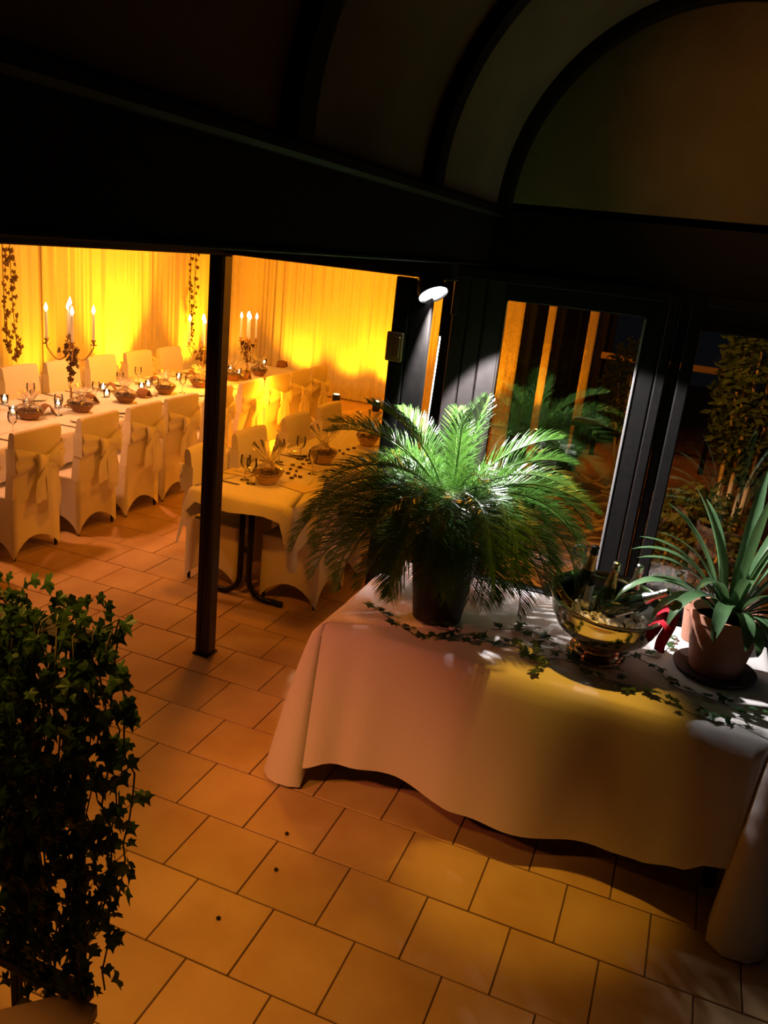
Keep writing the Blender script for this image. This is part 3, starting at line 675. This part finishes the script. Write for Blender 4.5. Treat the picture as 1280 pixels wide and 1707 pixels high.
# ------------------------------------------------------------------ ivy sprays lying on the serving cloth
def spray(px_path, label, step=.040, seed=0, spread=.026):
    rnd = random.Random(seed); P = [Zp(x, y, SZ+.006) for x, y in px_path]; base = P[0].copy(); base.z = SZ
    t = empty('ivy_spray', base); tag(t, label, 'ivy'); mb = MB(); pts = []
    for a, b in zip(P, P[1:]):
        n = max(2, int((b-a).length/.03))
        for i in range(n): pts.append(a.lerp(b, i/n)+Vector((rnd.uniform(-.006, .006), rnd.uniform(-.006, .006), rnd.uniform(0, .006))))
    pts.append(P[-1]); mb.tube([p-base for p in pts], .0018, 5); mb.build('vine', m_vine, t)
    acc = 0
    for a, b in zip(pts, pts[1:]):
        acc += (b-a).length
        if acc > step*rnd.uniform(.6, 1.2):
            acc = 0; d = (b-a).normalized(); s = Vector((-d.y, d.x, 0))*rnd.choice((-1, 1))*rnd.uniform(.2, 1)*spread
            add_leaf(rnd.choice(IVYB), t, b+s-base+Vector((0, 0, rnd.uniform(.012, .022))), (rnd.uniform(-.35, .35), rnd.uniform(-.35, .35), 1), rnd.uniform(0, 6.28), rnd.uniform(.7, 1.15), up=(0, 1, 0))
    return t
spray([(618, 1008), (650, 1033), (690, 1058), (760, 1068), (830, 1072)], 'ivy spray on the cloth curving round the front of the black palm pot', seed=1)
spray([(700, 1040), (790, 1062), (860, 1080), (905, 1108), (895, 1125)], 'ivy spray on the cloth between the palm pot and the bowl', seed=2)
spray([(820, 1050), (880, 1050), (925, 1075), (970, 1118), (1010, 1138), (1060, 1152)], 'ivy spray wound before the pedestal of the bowl', seed=3)
spray([(1000, 1130), (1060, 1148), (1110, 1170), (1150, 1190), (1195, 1205), (1255, 1212)], 'ivy spray running along the cloth edge below the terracotta pot', seed=4)
spray([(1045, 1090), (1090, 1112), (1130, 1150), (1185, 1165), (1240, 1188), (1278, 1196)], 'ivy spray passing in front of the dark saucer', seed=5)
spray([(1030, 1100), (1065, 1090), (1095, 1098), (1120, 1075), (1128, 1062)], 'short green ivy sprig between the red napkin and the saucer', seed=6)
spray([(850, 1040), (900, 1075), (880, 1100), (930, 1100), (1040, 1120)], 'ivy sprig half under the champagne bowl', seed=7)

# ------------------------------------------------------------------ covered chair
def make_chair():
    t = empty('banquet_chair')
    # local frame: back face towards +x at x=0, seat towards -x, width along y
    w = .225; dep = .43; zs = .46
    def lean(z): return .045*max(0, (z-.40))/.55
    mb = MB()
    per = []                                    # perimeter of the skirt (x, y, edge parameter)
    n = 8
    for i in range(n): u = i/n; per.append((0, -w+2*w*u, u))
    for i in range(n): u = i/n; per.append((-dep*u, w, u))
    for i in range(n): u = i/n; per.append((-dep, w-2*w*u, u))
    for i in range(n): u = i/n; per.append((-dep+dep*u, -w, u))
    rows = []
    for lv in range(6):
        s = lv/5; row = []
        for x, y, u in per:
            hemz = .012+.125*math.sin(PI*u)**.75
            z = zs+(hemz-zs)*s; pin = .030*math.sin(PI*u)*s*(1-s)*1.6+.022*math.sin(PI*u)*s
            cx, cy = x+dep/2, y; k = 1+.02*s
            nx = 1 if x == 0 and u > 0 else 0
            px, py = x, y*k
            if x == 0: px = x-pin+lean(z)
            elif x == -dep: px = x+pin
            elif y > 0: py = y*k-pin
            else: py = y*k+pin
            row.append((px, py, z))
        rows.append(row)
    mb.grid(rows, closed=True)
    mb.cbox((-dep, -w, zs-.03), (-.03, w, zs+.012), .02)      # padded seat
    # back slab, slightly dished, rounded top
    sl = []
    prof = [(zs-.02, 0), (.60, 0), (.75, 0), (.88, 0), (.925, .004), (.945, .014), (.950, .028), (.945, .042), (.92, .052), (.85, .055), (.70, .06), (zs, .065)]
    for z, dx in prof:
        row = []
        for i in range(11):
            y = -w+2*w*i/10; e = .006*abs(i-5)/5; bow = .010*math.cos(PI*(i-5)/10)
            top = z-(.010*(abs(i-5)/5)**4 if z > .9 else 0)
            row.append((lean(z)-dx+(bow if dx < .02 else bow*.4)-e, y*(1-.02*(z-.5)), top))
        sl.append(row)
    mb.grid(sl)
    for sgn, col in ((0, 0), (1, 10)):
        ring = [r[col] for r in sl]; k = len(ring)//2
        b = len(mb.v); mb.v += ring; nn = len(ring)
        for i in range(nn//2-1): mb.f.append((b+i, b+i+1, b+nn-2-i, b+nn-1-i)); mb.m.append(0)
    mb.build('stretch_cover', m_cover, t)
    for sx, sy in ((-.02, -w+.02), (-.02, w-.02), (-dep+.02, -w+.02), (-dep+.02, w-.02)):
        l = MB(); l.lathe([(.011,0),(.012,.03),(.011,.2)], 10, c=(sx, sy, 0)); l.build('leg', m_metal_blk, t)
    # sash band gathered towards the knot
    ky = .035; rows = []
    ringp = []
    for i in range(15): ringp.append(('b', -w-.004+(2*w+.008)*i/14))
    for lv in range(7):
        s = lv/6; row = []
        for _, y in ringp:
            g = max(0, 1-abs(y-ky)/(.27 if y < ky else .17)); g = g**1.2
            zc = .735-.01*g; hw = .100*(1-.82*g)
            z = zc+hw*(1-2*s); x = lean(z)+.016+.010*math.cos(PI*y/.45)+.014*g+(.012*(1-g)+.004)*math.sin(s*12.6+(y-ky)*9)+.010
            row.append((x, y, z))
        rows.append(row)
    sm = MB(); sm.grid(rows)
    for sy in (-1, 1):                         # wraps round both sides of the back
        sm.grid([[(lean(.74)+.012, sy*(w+.004), .83-.19*k/4) for k in range(5)], [(lean(.74)-.07, sy*(w+.003), .82-.17*k/4) for k in range(5)]])
    sm.build('sash', m_sash, t)
    kn = MB(); kn.lathe([(0,-.03),(.022,-.02),(.028,0),(.022,.02),(0,.03)], 10, c=(lean(.73)+.042, ky, .727), sx=.8); kn.build('knot', m_sash, t)
    def ribbon(path, wid, name, seed):
        rows = []
        for i, (x, y, z) in enumerate(path):
            a = wid[i]; fl = .012*math.sin(i*2.1+seed)
            rows.append([(x+fl, y-a, z), (x+.026*(1 if i % 2 else .6), y-a*.35, z-.004), (x-.008, y+a*.35, z-.002), (x+fl*.5+.008, y+a, z+.006)])
        m_ = MB(); m_.grid(rows); m_.build(name, m_sash, t)
    x0 = lean(.7)+.045
    ribbon([(x0, ky, .73), (x0+.012, ky-.015, .66), (x0+.006, ky-.04, .57), (x0+.004, ky-.06, .49), (x0+.002, ky-.075, .42)], [.014, .040, .055, .058, .052], 'tail', 0)
    ribbon([(x0, ky+.01, .73), (x0+.016, ky+.03, .64), (x0+.014, ky+.045, .53), (x0+.010, ky+.05, .43), (x0+.006, ky+.06, .34)], [.014, .046, .062, .064, .054], 'tail', 2)
    def loop(sy, name, seed):
        rows = []
        for i in range(9):
            u = i/8; a = PI*u; r = .095*math.sin(a); y = ky+sy*(.005+.115*math.sin(a)); z = .725-.045*u*(1 if sy > 0 else .7)+.0; x = x0+.010+.030*math.sin(a)*(1 if u < .5 else .3)
            hw = .016+.058*math.sin(a)
            rows.append([(x, y, z+hw), (x+.012, y, z+hw*.3), (x+.012, y, z-hw*.4), (x, y, z-hw)])
        m_ = MB(); m_.grid(rows); m_.build(name, m_sash, t)
    loop(1, 'bow_loop', 0); loop(-1, 'bow_loop', 1)
    return t
chair0 = make_chair(); first = [True]
def chair(x, y, rz, label, group):
    if first[0]: o = chair0; first[0] = False
    else: o = copy_tree(chair0)
    o.location = (x, y, 0); o.rotation_euler = (0, 0, rz); tag(o, label, 'chair', group); return o
ORD = ['first', 'second', 'third', 'fourth', 'fifth', 'sixth', 'seventh', 'eighth', 'ninth', 'tenth']
near_y = [3.83, 4.43, 5.08, 5.65, 6.18, 6.80, 7.40, 7.98, 8.48, 8.98]
for i, y in enumerate(near_y):
    chair(-4.19, y, D(random.uniform(-2.5, 2.5)), 'cream covered chair with sash bow beside the long table, %s from its curtain end' % ORD[len(near_y)-1-i], 'chairs along the long table facing the curtain')
far_y = [5.55, 6.15, 6.72, 7.32, 7.95, 8.55]
for i, y in enumerate(far_y):
    chair(-5.98, y, PI+D(random.uniform(-2, 2)), 'cream covered chair between curtain and long table, %s in its row from the room corner' % ORD[len(far_y)-1-i], 'chairs with their backs to the curtain')

# ------------------------------------------------------------------ dining tables
TZ = .75
t = empty('long_dining_table', (-5.03, 6.35, 0)); tag(t, 'long dining table under white linen, laid with baskets and candelabra', 'table')
mb = MB(); mb.cbox((-.54, -3.1, .70), (.54, 3.15, .738), .006); mb.build('table_top', m_wood, t, False)
for x in (-.34, .34):
    for y in (-2.9, -1.4, 0, 1.4, 2.95):
        mb = MB(); mb.cbox((x-.025, y-.025, 0), (x+.025, y+.025, .70), .004); mb.build('leg', m_beam, t, False)
o = cloth('long_tablecloth', -5.60, -4.46, 3.22, 9.52, TZ, rect_hem(-5.60, -4.46, 3.22, 9.52, lambda k, u: .51, .022, .42, .12, .010, .5, 3), m_white_cloth, nseg=5)
tag(o, 'long white linen cloth covering the banquet table', 'tablecloth')
T2X0, T2X1, T2Y0, T2Y1 = -2.95, -2.20, 4.50, 7.25
t = empty('small_dining_table', (-2.575, 5.87, 0)); tag(t, 'smaller dining table with black curved steel legs beside the dark post', 'table')
mb = MB(); mb.cbox((-.36, -1.36, .70), (.36, 1.37, .738), .006); mb.build('table_top', m_wood, t, False)
for yy in (-1.27, 1.33):
    for s in (-1, 1):
        pts = [(s*.035, yy, .70), (s*.035, yy, .40), (s*.035, yy, .16)]
        for k in range(1, 8): a = k/7*PI/2; pts.append((s*(.035+.13*(1-math.cos(a))), yy, .16-.138*math.sin(a)))
        pts.append((s*.30, yy, .022)); mb = MB(); mb.tube(pts, .021, 10); mb.build('curved_leg', m_metal_blk, t)
    mb = MB(); mb.cbox((-.03, yy-.01, .33), (.03, yy+.01, .37), .003); mb.build('leg_bracket', m_metal_blk, t, False)
def z2(k, u):
    return (.655, .50, .655, .50)[k]
o = cloth('small_tablecloth', T2X0, T2X1, T2Y0, T2Y1, TZ, rect_hem(T2X0, T2X1, T2Y0, T2Y1, z2, .05, .34, .06, .010, .4, 8, fan=11), m_white_cloth, nseg=7)
tag(o, 'white cloth with drooping corners on the smaller dining table', 'tablecloth')
for i, y in enumerate((4.89, 5.50, 6.28, 6.95)):
    chair(-3.09, y, PI, 'cream covered chair on the post side of the smaller table, %s from the post' % ORD[i], 'chairs along the smaller table facing the palm')
for i, y in enumerate((4.90, 5.62, 6.38)):
    chair(-2.06, y, 0, 'cream covered chair on the palm side of the smaller table, %s from the serving table' % ORD[i], 'chairs along the smaller table behind the palm')

# ------------------------------------------------------------------ candelabra
def candelabrum(x, y, Htop, rot, label, leafn, seed, spread=.19):
    rnd = random.Random(seed); t = empty('candelabrum', (x, y, TZ+.003), rot); tag(t, label, 'candelabrum'); h_ = Htop-TZ-.24-.035
    mb = MB(); mb.lathe([(.065,0),(.068,.008),(.045,.018),(.016,.035),(.011,.06),(.014,.09),(.009,.12),(.009,h_*.45),(.014,h_*.5),(.009,h_*.55),(.009,h_*.92),(.018,h_*.96),(.022,h_)], 16); mb.build('stem', m_brass, t)
    tips = [(0, 0, h_)]
    for k in range(4):
        a = k*PI/2; pts = []
        for i in range(9):
            u = i/8; r = spread*u; z = h_*.80-.11*math.sin(PI*u*.95)*(1-.1*u)+.03*u*u; pts.append((r*math.cos(a), r*math.sin(a), z))
        pts.append((spread*math.cos(a), spread*math.sin(a), pts[-1][2]+.05))
        mb = MB(); mb.tube(pts, .0055, 6); ar = mb.build('arm', m_brass, t)
        cx, cy, cz = pts[-1]; mb = MB(); mb.lathe([(.006,-.03),(.032,-.028),(.030,-.022),(.010,-.018),(.012,.0),(.024,.018),(.020,.018),(.010,.004)], 12, c=(cx, cy, cz)); mb.build('drip_cup', m_brass, ar)
        tips.append((cx, cy, cz+.004))
    for k, p in enumerate(tips):
        mb = MB(); L = .24; mb.lathe([(.0115,0),(.010,L-.004),(.006,L),(.0,L)], 10, c=p); c_ = mb.build('candle', m_wax, t)
        mb = MB(); mb.lathe([(0,0),(.013,.012),(.015,.026),(.009,.048),(.0,.072)], 10, c=(p[0], p[1], p[2]+L)); mb.build('flame', m_flame, c_)  # flame drawn oversized, its glare put into the shape
    iv = empty('ivy_garland', (x, y, TZ+.003)); tag(iv, 'ivy twined round the '+label.split(',')[0], 'ivy'); mb = MB(); pts = []
    for k in range(40):
        u = k/39; a = u*14; pts.append((.02*math.cos(a), .02*math.sin(a), h_*(.1+.75*u)))
    mb.tube(pts, .002, 4); mb.build('vine', m_vine, iv)
    for k in range(leafn):
        u = rnd.random(); a = rnd.uniform(0, 2*PI); zz = h_*(.28+.55*math.sqrt(u)); r = rnd.uniform(.02, .06+.09*u)
        add_leaf(rnd.choice(IVYR), iv, (r*math.cos(a), r*math.sin(a), zz), (math.cos(a), math.sin(a), rnd.uniform(-.3, .6)), rnd.uniform(0, 6), rnd.uniform(.8, 1.25))
    return t
candelabrum(-5.05, 5.78, 1.66, D(46), 'tallest branched candelabrum, at the outer part of the long table', 34, 1)
candelabrum(-5.05, 7.84, 1.44, D(36), 'branched candelabrum half hidden by the post, midway along the long table', 22, 2, .15)
candelabrum(-5.05, 8.80, 1.44, D(38), 'branched candelabrum, nearest the curtain end of the long table', 26, 3, .09)
for (x, y, z, p) in ((-5.05, 5.78, 1.78, 2.5), (-5.05, 8.1, 1.55, 2.5)): light('candle_glow', 'POINT', (x, y, z), p, (1, .45, .1), size=.04)

# ------------------------------------------------------------------ table laying
def make_basket(name, m_w, sx, hgt, tall):
    t = empty(name)
    mb = MB(); mb.lathe([(.05,0),(.055,.0),(.075,hgt*.5),(.088,hgt),(.094,hgt+.004),(.084,hgt+.004),(.070,hgt*.5),(.0,.01)], 20, sx=sx); bk = mb.build('basket', m_w, t)
    for k in range(3):
        mb = MB(); r = .060+.013*k; zz = hgt*(.25+.28*k); mb.tube([(r*sx*math.cos(a)*1.04, r*math.sin(a)*1.04, zz) for a in [2*PI*i/20 for i in range(21)]], .004, 5, caps=False); mb.build('weave_band', m_w, bk)
    mb = MB()
    for i in range(14):
        a = i*2.4; r = .018*math.sqrt(i); q = Matrix.Translation((r*sx*math.cos(a), r*math.sin(a), hgt*.85+.02*math.cos(i))) @ Matrix.Rotation(i*1.3, 4, (1, .5, .3))
        b = MB(); b.cbox((-.018, -.013, -.012), (.018, .013, .012), .006); b.xf(q); mb.add(b.v, b.f)
    mb.build('sweets', m_fill, t)
    rows = []
    for j, (r, z) in enumerate(((.096, hgt*.96), (.098, hgt+.01), (.088, hgt+.035), (.035, hgt+.06), (.012, hgt+.075), (.035, hgt+.10), (.075*tall, hgt+.10+.06*tall))):
        rows.append([(r*sx*math.cos(a)*(1+.10*math.sin(a*7+j)), r*math.sin(a)*(1+.10*math.cos(a*8+j*2)), z+.012*math.sin(a*6+j)*(j > 3)) for a in [2*PI*i/28 for i in range(28)]])
    mb = MB(); mb.grid(rows, closed=True); mb.build('cellophane', m_cello, t, False)
    mb = MB()
    for k in range(4):
        a = k*1.6; mb.tube([(.012*math.cos(a), .012*math.sin(a), hgt+.075)]+[((.012+.012*i)*math.cos(a)+.008*math.sin(i*2.2), (.012+.012*i)*math.sin(a)+.008*math.cos(i*2.2), hgt+.08+.012*math.sin(i*1.4)-.004*i*i*.4) for i in range(1, 7)], .003, 5)
    mb.build('ribbon_curls', m_ribbon, t); return t
b0 = make_basket('gift_basket', m_wicker, 1.15, .065, 1.0); b1 = make_basket('gift_basket', m_wicker_l, 1.25, .075, 1.6)
u0 = [0]; u1 = [0]
def put(proto, used, P, rz, label, cat, group=None):
    o = proto if not used[0] else copy_tree(proto)
    used[0] = 1; o.location = P; o.rotation_euler = (0, 0, rz); tag(o, label, cat, group); return o
LB = [(49, 698), (135, 686), (209, 670), (275, 656), (333, 645), (388, 634), (431, 626)]
for i, (px, py) in enumerate(LB):
    P = Zp(px, py, TZ+.003); put(b0, u0, P, random.uniform(0, 3), 'brown wicker gift basket in cellophane on the long table, %s from its curtain end' % ORD[len(LB)-1-i], 'gift baskets on the long table')
for i, (px, py) in enumerate(((446, 805), (538, 771), (612, 742))):
    P = Zp(px, py, TZ+.003); put(b1, u1, P, random.uniform(1.2, 1.9), 'pale wooden gift basket of dark sweets on the smaller table, %s from the post' % ORD[i], 'gift baskets on the smaller table')
# wine glasses
def make_glass():
    t = empty('wine_glass'); mb = MB(); mb.lathe([(.0,.0),(.032,.0),(.030,.004),(.006,.008),(.004,.02),(.004,.075),(.012,.085),(.032,.105),(.038,.135),(.034,.175)], 18, caps=False); mb.build('bowl_and_stem', m_goblet, t); return t
g0 = make_glass(); ug = [0]
for i, (px, py) in enumerate(((98, 692), (52, 672), (115, 650), (200, 650), (258, 660), (304, 655), (160, 668), (72, 640), (150, 632), (230, 640), (352, 640), (405, 640), (420, 618), (22, 725), (160, 618), (250, 612))):
    P = Zp(px, py, TZ+.003)
    if not (-5.5 < P.x < -4.53): continue
    put(g0, ug, P, 0, 'clear stemmed wine glass on the long table', 'glass', 'wine glasses on the long table')
g0 = copy_tree(g0); ug = [1]
for i, (px, py) in enumerate(((408, 800), (418, 806), (500, 765), (520, 790), (465, 770))):
    put(g0, ug if i else [0], Zp(px, py, TZ+.003), 0, 'clear stemmed wine glass on the smaller table', 'glass', 'wine glasses on the smaller table')
# tea lights
def make_tealight():
    t = empty('tealight'); mb = MB(); mb.lathe([(.0,.002),(.028,.002),(.034,.05),(.036,.07),(.033,.07),(.030,.05),(.025,.008)], 16, caps=False); mb.build('glass_cup', m_goblet, t)
    mb = MB(); mb.lathe([(0,.01),(.022,.01),(.022,.028),(0,.028)], 14); mb.build('candle', m_wax, t)
    mb = MB(); mb.lathe([(0,.030),(.013,.040),(.013,.052),(.0,.080)], 10); mb.build('flame', m_flame, t); return t  # enlarged flame, glare built into its size
tl0 = make_tealight(); ut = [0]
for px, py in ((22, 692), (45, 680), (97, 680), (178, 662), (236, 650), (247, 646), (298, 634), (384, 620), (398, 627), (440, 608), (172, 652), (8, 672)):
    put(tl0, ut, Zp(px, py, TZ+.003), 0, 'lit tealight in a small glass cup on the long table', 'candle', 'tealights on the long table')
# folded napkins standing like tents
def make_napkin():
    mb = MB(); rows = []
    for j in range(7):
        u = j/6; z = .085*math.sin(PI*u)**.8; x = -.055+.11*u
        rows.append([(x+.008*math.sin(i*2+j), -.06+.12*i/5, max(.001, z-.01*abs(i-2.5)/2.5)) for i in range(6)])
    mb.grid(rows); return mb.mesh('folded_napkin', m_napkin)
nm = make_napkin()
for i, (px, py) in enumerate(((28, 668), (78, 690), (60, 652), (184, 652), (152, 672), (205, 634), (258, 640), (240, 662), (318, 630), (362, 625), (408, 632), (470, 612), (105, 648))):
    P = Zp(px, py, TZ+.003)
    if not (-5.5 < P.x < -4.53): continue
    o = ob('folded_napkin', nm, None, P); o.rotation_euler = (0, 0, random.uniform(.4, 2.2)); sm = o.modifiers.new('thick', 'SOLIDIFY'); sm.thickness = .004
    tag(o, 'brown napkin folded into a small tent on the long table', 'napkin', 'folded napkins on the long table')
# place settings: side plate, knife and fork before each near chair
def knife_mesh(): mb = MB(); mb.cbox((-.009, -.10, 0), (.009, .02, .003), .001); mb.cbox((-.007, .02, 0), (.007, .11, .006), .002); return mb.mesh('knife', m_steel, False)
def fork_mesh():
    mb = MB(); mb.cbox((-.006, .0, 0), (.006, .10, .005), .002); mb.cbox((-.011, -.03, 0), (.011, 0, .004), .001)
    for k in range(4): mb.box((-.011+k*.0064, -.085, 0), (-.008+k*.0064, -.03, .003))
    return mb.mesh('fork', m_steel, False)
km, fm = knife_mesh(), fork_mesh()
pm = MB(); pm.lathe([(0,.004),(.055,.004),(.085,.014),(.088,.016),(.084,.013),(.055,.001),(0,.001)], 24); pm = pm.mesh('side_plate', m_china)
def setting(x, y, rz, tname):
    c, s = math.cos(rz), math.sin(rz)
    for me, off, nm_, cat in ((km, .13, 'knife', 'knife'), (fm, -.13, 'fork', 'fork')):
        o = ob(nm_, me, None, (x+c*0-s*off, y+s*0+c*off, TZ+.003)); o.rotation_euler = (0, 0, rz-PI/2); tag(o, 'steel table %s laid on the %s' % (nm_, tname), cat, '%s cutlery on the %s' % (nm_, tname))
    o = ob('side_plate', pm, None, (x+c*-.03-s*-.24, y+s*-.03+c*-.24, TZ+.003)); tag(o, 'small white side plate laid on the %s' % tname, 'plate', 'side plates on the %s' % tname)
for y in near_y: setting(-4.60, y, 0, 'long table')
for y in far_y: setting(-5.46, y, PI, 'long table')
for i, (px, py, w_, h_) in enumerate(((498, 812, .16, .24), (520, 780, .14, .2), (400, 788, .14, .2))):
    mb = MB(); mb.cbox((-w_/2, -h_/2, 0), (w_/2, h_/2, .004), .001); o = mb.build('menu_card', m_card, None, False, Zp(px, py, TZ+.003)); o.rotation_euler = (0, 0, D(75+i*8))
    tag(o, 'flat menu card lying on the smaller table, %s from the palm' % ORD[i], 'card', 'menu cards on the smaller table')
for y in (4.85, 5.5):
    setting(-2.82, y, PI, 'smaller table')
# wrapped sweets scattered on the smaller table
sw_me = MB(); sw_me.cbox((-.016, -.010, 0), (.016, .010, .014), .004); sw_me = sw_me.mesh('wrapped_sweet', m_fill, False)
for i, (px, py) in enumerate(((480, 790), (484, 783), (488, 776), (494, 786), (500, 780), (492, 794), (486, 798), (505, 775), (512, 768), (508, 762), (516, 774), (500, 796), (572, 757), (580, 750), (566, 752), (590, 748))):
    o = ob('wrapped_sweet', sw_me, None, Zp(px, py, TZ+.003)); o.rotation_euler = (0, 0, i*1.7); tag(o, 'small dark wrapped sweet strewn on the smaller table', 'sweet', 'sweets strewn on the smaller table')

# ------------------------------------------------------------------ ivy strands hanging before the curtain
def strand(px_path, xpl, label, n, seed):
    rnd = random.Random(seed); P = [Xp(x, y, xpl) for x, y in px_path]; P[0].z = 2.47; base = P[0].copy()
    t = empty('ivy_strand', base); tag(t, label, 'ivy'); mb = MB(); mb.tube([p-base for p in P], .004, 5); mb.build('vine', m_vine, t)
    for k in range(n):
        u = (k+rnd.random()*.6)/n*(len(P)-1); i = min(int(u), len(P)-2); p = P[i].lerp(P[i+1], u-i)-base
        add_leaf(rnd.choice(IVYR), t, p+Vector((rnd.uniform(.01, .04), rnd.uniform(-.035, .035), 0)), (1, rnd.uniform(-.5, .5), rnd.uniform(-.2, .5)), PI+rnd.uniform(-.7, .7), rnd.uniform(.9, 1.4))
XI = -6.56
strand([(4, 395), (5, 460), (8, 540), (15, 590)], XI, 'longer ivy strand hanging on the pale curtain panel', 34, 1)
strand([(14, 395), (18, 450), (22, 520), (28, 575), (22, 600)], XI, 'ivy strand swinging beside the longest one on the pale curtain', 36, 2)
strand([(20, 400), (16, 425), (6, 440)], XI, 'thick short tuft of ivy at the top of the pale curtain panel', 14, 3)
strand([(318, 415), (317, 470), (316, 530), (318, 580)], XI, 'ivy strand hanging beside the post before the amber curtain', 34, 4)
strand([(330, 418), (326, 440), (323, 510), (318, 560)], XI, 'thin ivy strand behind the candles near the post', 18, 5)

# ------------------------------------------------------------------ ivy covered balustrade in the foreground
t = empty('stair_balustrade', (-1.35, 1.30, 0)); tag(t, 'dark wooden stair balustrade overgrown with ivy', 'balustrade')
for x in (-.45, -.22, .01, .22):
    mb = MB(); mb.cbox((x-.012, -.012, .0), (x+.012, .012, 1.51), .003); mb.build('baluster', m_beam, t, False)
mb = MB(); mb.cbox((-.5, -.03, 1.50), (.25, .03, 1.535), .006); mb.build('top_rail', m_beam, t, False)
mb = MB(); mb.cbox((-.5, -.02, .50), (.25, .02, .54), .006); mb.build('bottom_rail', m_beam, t, False)
q = [Zp(-60, 1698, .62), Zp(104, 1657, .62), Zp(162, 1675, .62), Zp(120, 1760, .62), Zp(-60, 1800, .62)]
base = q[1].copy(); base.z = 0
mb = MB(); n = len(q); mb.add([p-base for p in q]+[p-base-Vector((0, 0, .035)) for p in q], [tuple(range(n-1, -1, -1)), tuple(range(n, 2*n))]+[(i, (i+1) % n, n+(i+1) % n, n+i) for i in range(n)])
tt = empty('stair_ledge', base); tag(tt, 'brown wooden stair ledge below the ivy', 'ledge')
mb.build('board', mat('ledge_wood', (.10, .045, .025), .45), tt, False)
mb = MB(); mb.cbox((-.10, -.09, 0), (-.03, -.02, .585), .004); mb.build('bracket_post', m_beam, tt, False)
t = empty('ivy_curtain', (-1.375, 1.30, 1.535)); tag(t, 'dense dark curtain of ivy hanging over the stair balustrade', 'ivy')
rnd = random.Random(11); leaves = []
mb = MB(); vines = []
for k in range(60):
    x = -.52+.87*(k+rnd.random()*.7)/60; dep = rnd.uniform(-.05, .05); bot = -1.05+rnd.uniform(0, .18)
    if x > .26: bot = rnd.uniform(-1.1, -.7)
    pts = []; px = x
    for i in range(13):
        u = i/12; z = .02+bot*u; px += rnd.uniform(-.014, .014); pts.append((min(px, .37-.09*max(0, u-.45)), dep+rnd.uniform(-.02, .02), z))
    pts.insert(0, (x, 0, .03)); mb.tube(pts, .0022, 4); vines.append(pts)
vn = mb.build('vines', m_vine, t)
for pts in vines:
    for a, b in zip(pts[1:], pts[2:]):
        for r in range(3):
            p = Vector(a).lerp(Vector(b), rnd.random())+Vector((rnd.uniform(-.025, .025), rnd.uniform(-.045, .03), rnd.uniform(-.02, .02)))
            leaves.append((p, rnd))
for k in range(110):
    leaves.append((Vector((rnd.uniform(-.5, .34), rnd.uniform(-.07, .07), rnd.uniform(-.01, .075)*(1 if rnd.random() < .7 else 1.3))), rnd))
leaves = [l for l in leaves]
vis = sorted(leaves, key=lambda l: (0 if in_view(l[0]+Vector(t.location), 10) else 1, -l[0].x if l[0].x > .18 else 0, l[0].y))
st = MB()
for i, (p, _) in enumerate(vis):
    nrm = (rnd.uniform(-.5, .7), -1+rnd.uniform(-.2, .5), rnd.uniform(-.2, .7)); sp = PI+rnd.uniform(-.9, .9); s = rnd.uniform(.65, 1.1)
    me = rnd.choice(IVY)
    if i < 300: add_leaf(me, t, p, nrm, sp, s)
    else:
        mt = Matrix.LocRotScale(p, orient(nrm, sp), (s, s, s)); st.add([mt @ v.co for v in me.vertices], [tuple(pl.vertices) for pl in me.polygons])
sl = st.build('leaf_mass', m_ivy, t, False); sl['kind'] = 'stuff'
# crumbs on the tiles
cm = MB(); cm.lathe([(0,0),(.008,.002),(.009,.006),(.005,.011),(0,.012)], 8); cm = cm.mesh('crumb', m_soil)
for px, py, lab in ((478, 1391, 'dark crumb on the tile under the hanging cloth corner'), (460, 1451, 'dark oblong crumb on the tile before the serving cloth'), (364, 1532, 'dark crumb on the tile between ivy and serving cloth')):
    o = ob('crumb', cm, None, Zp(px, py, .0)); tag(o, lab, 'crumb')
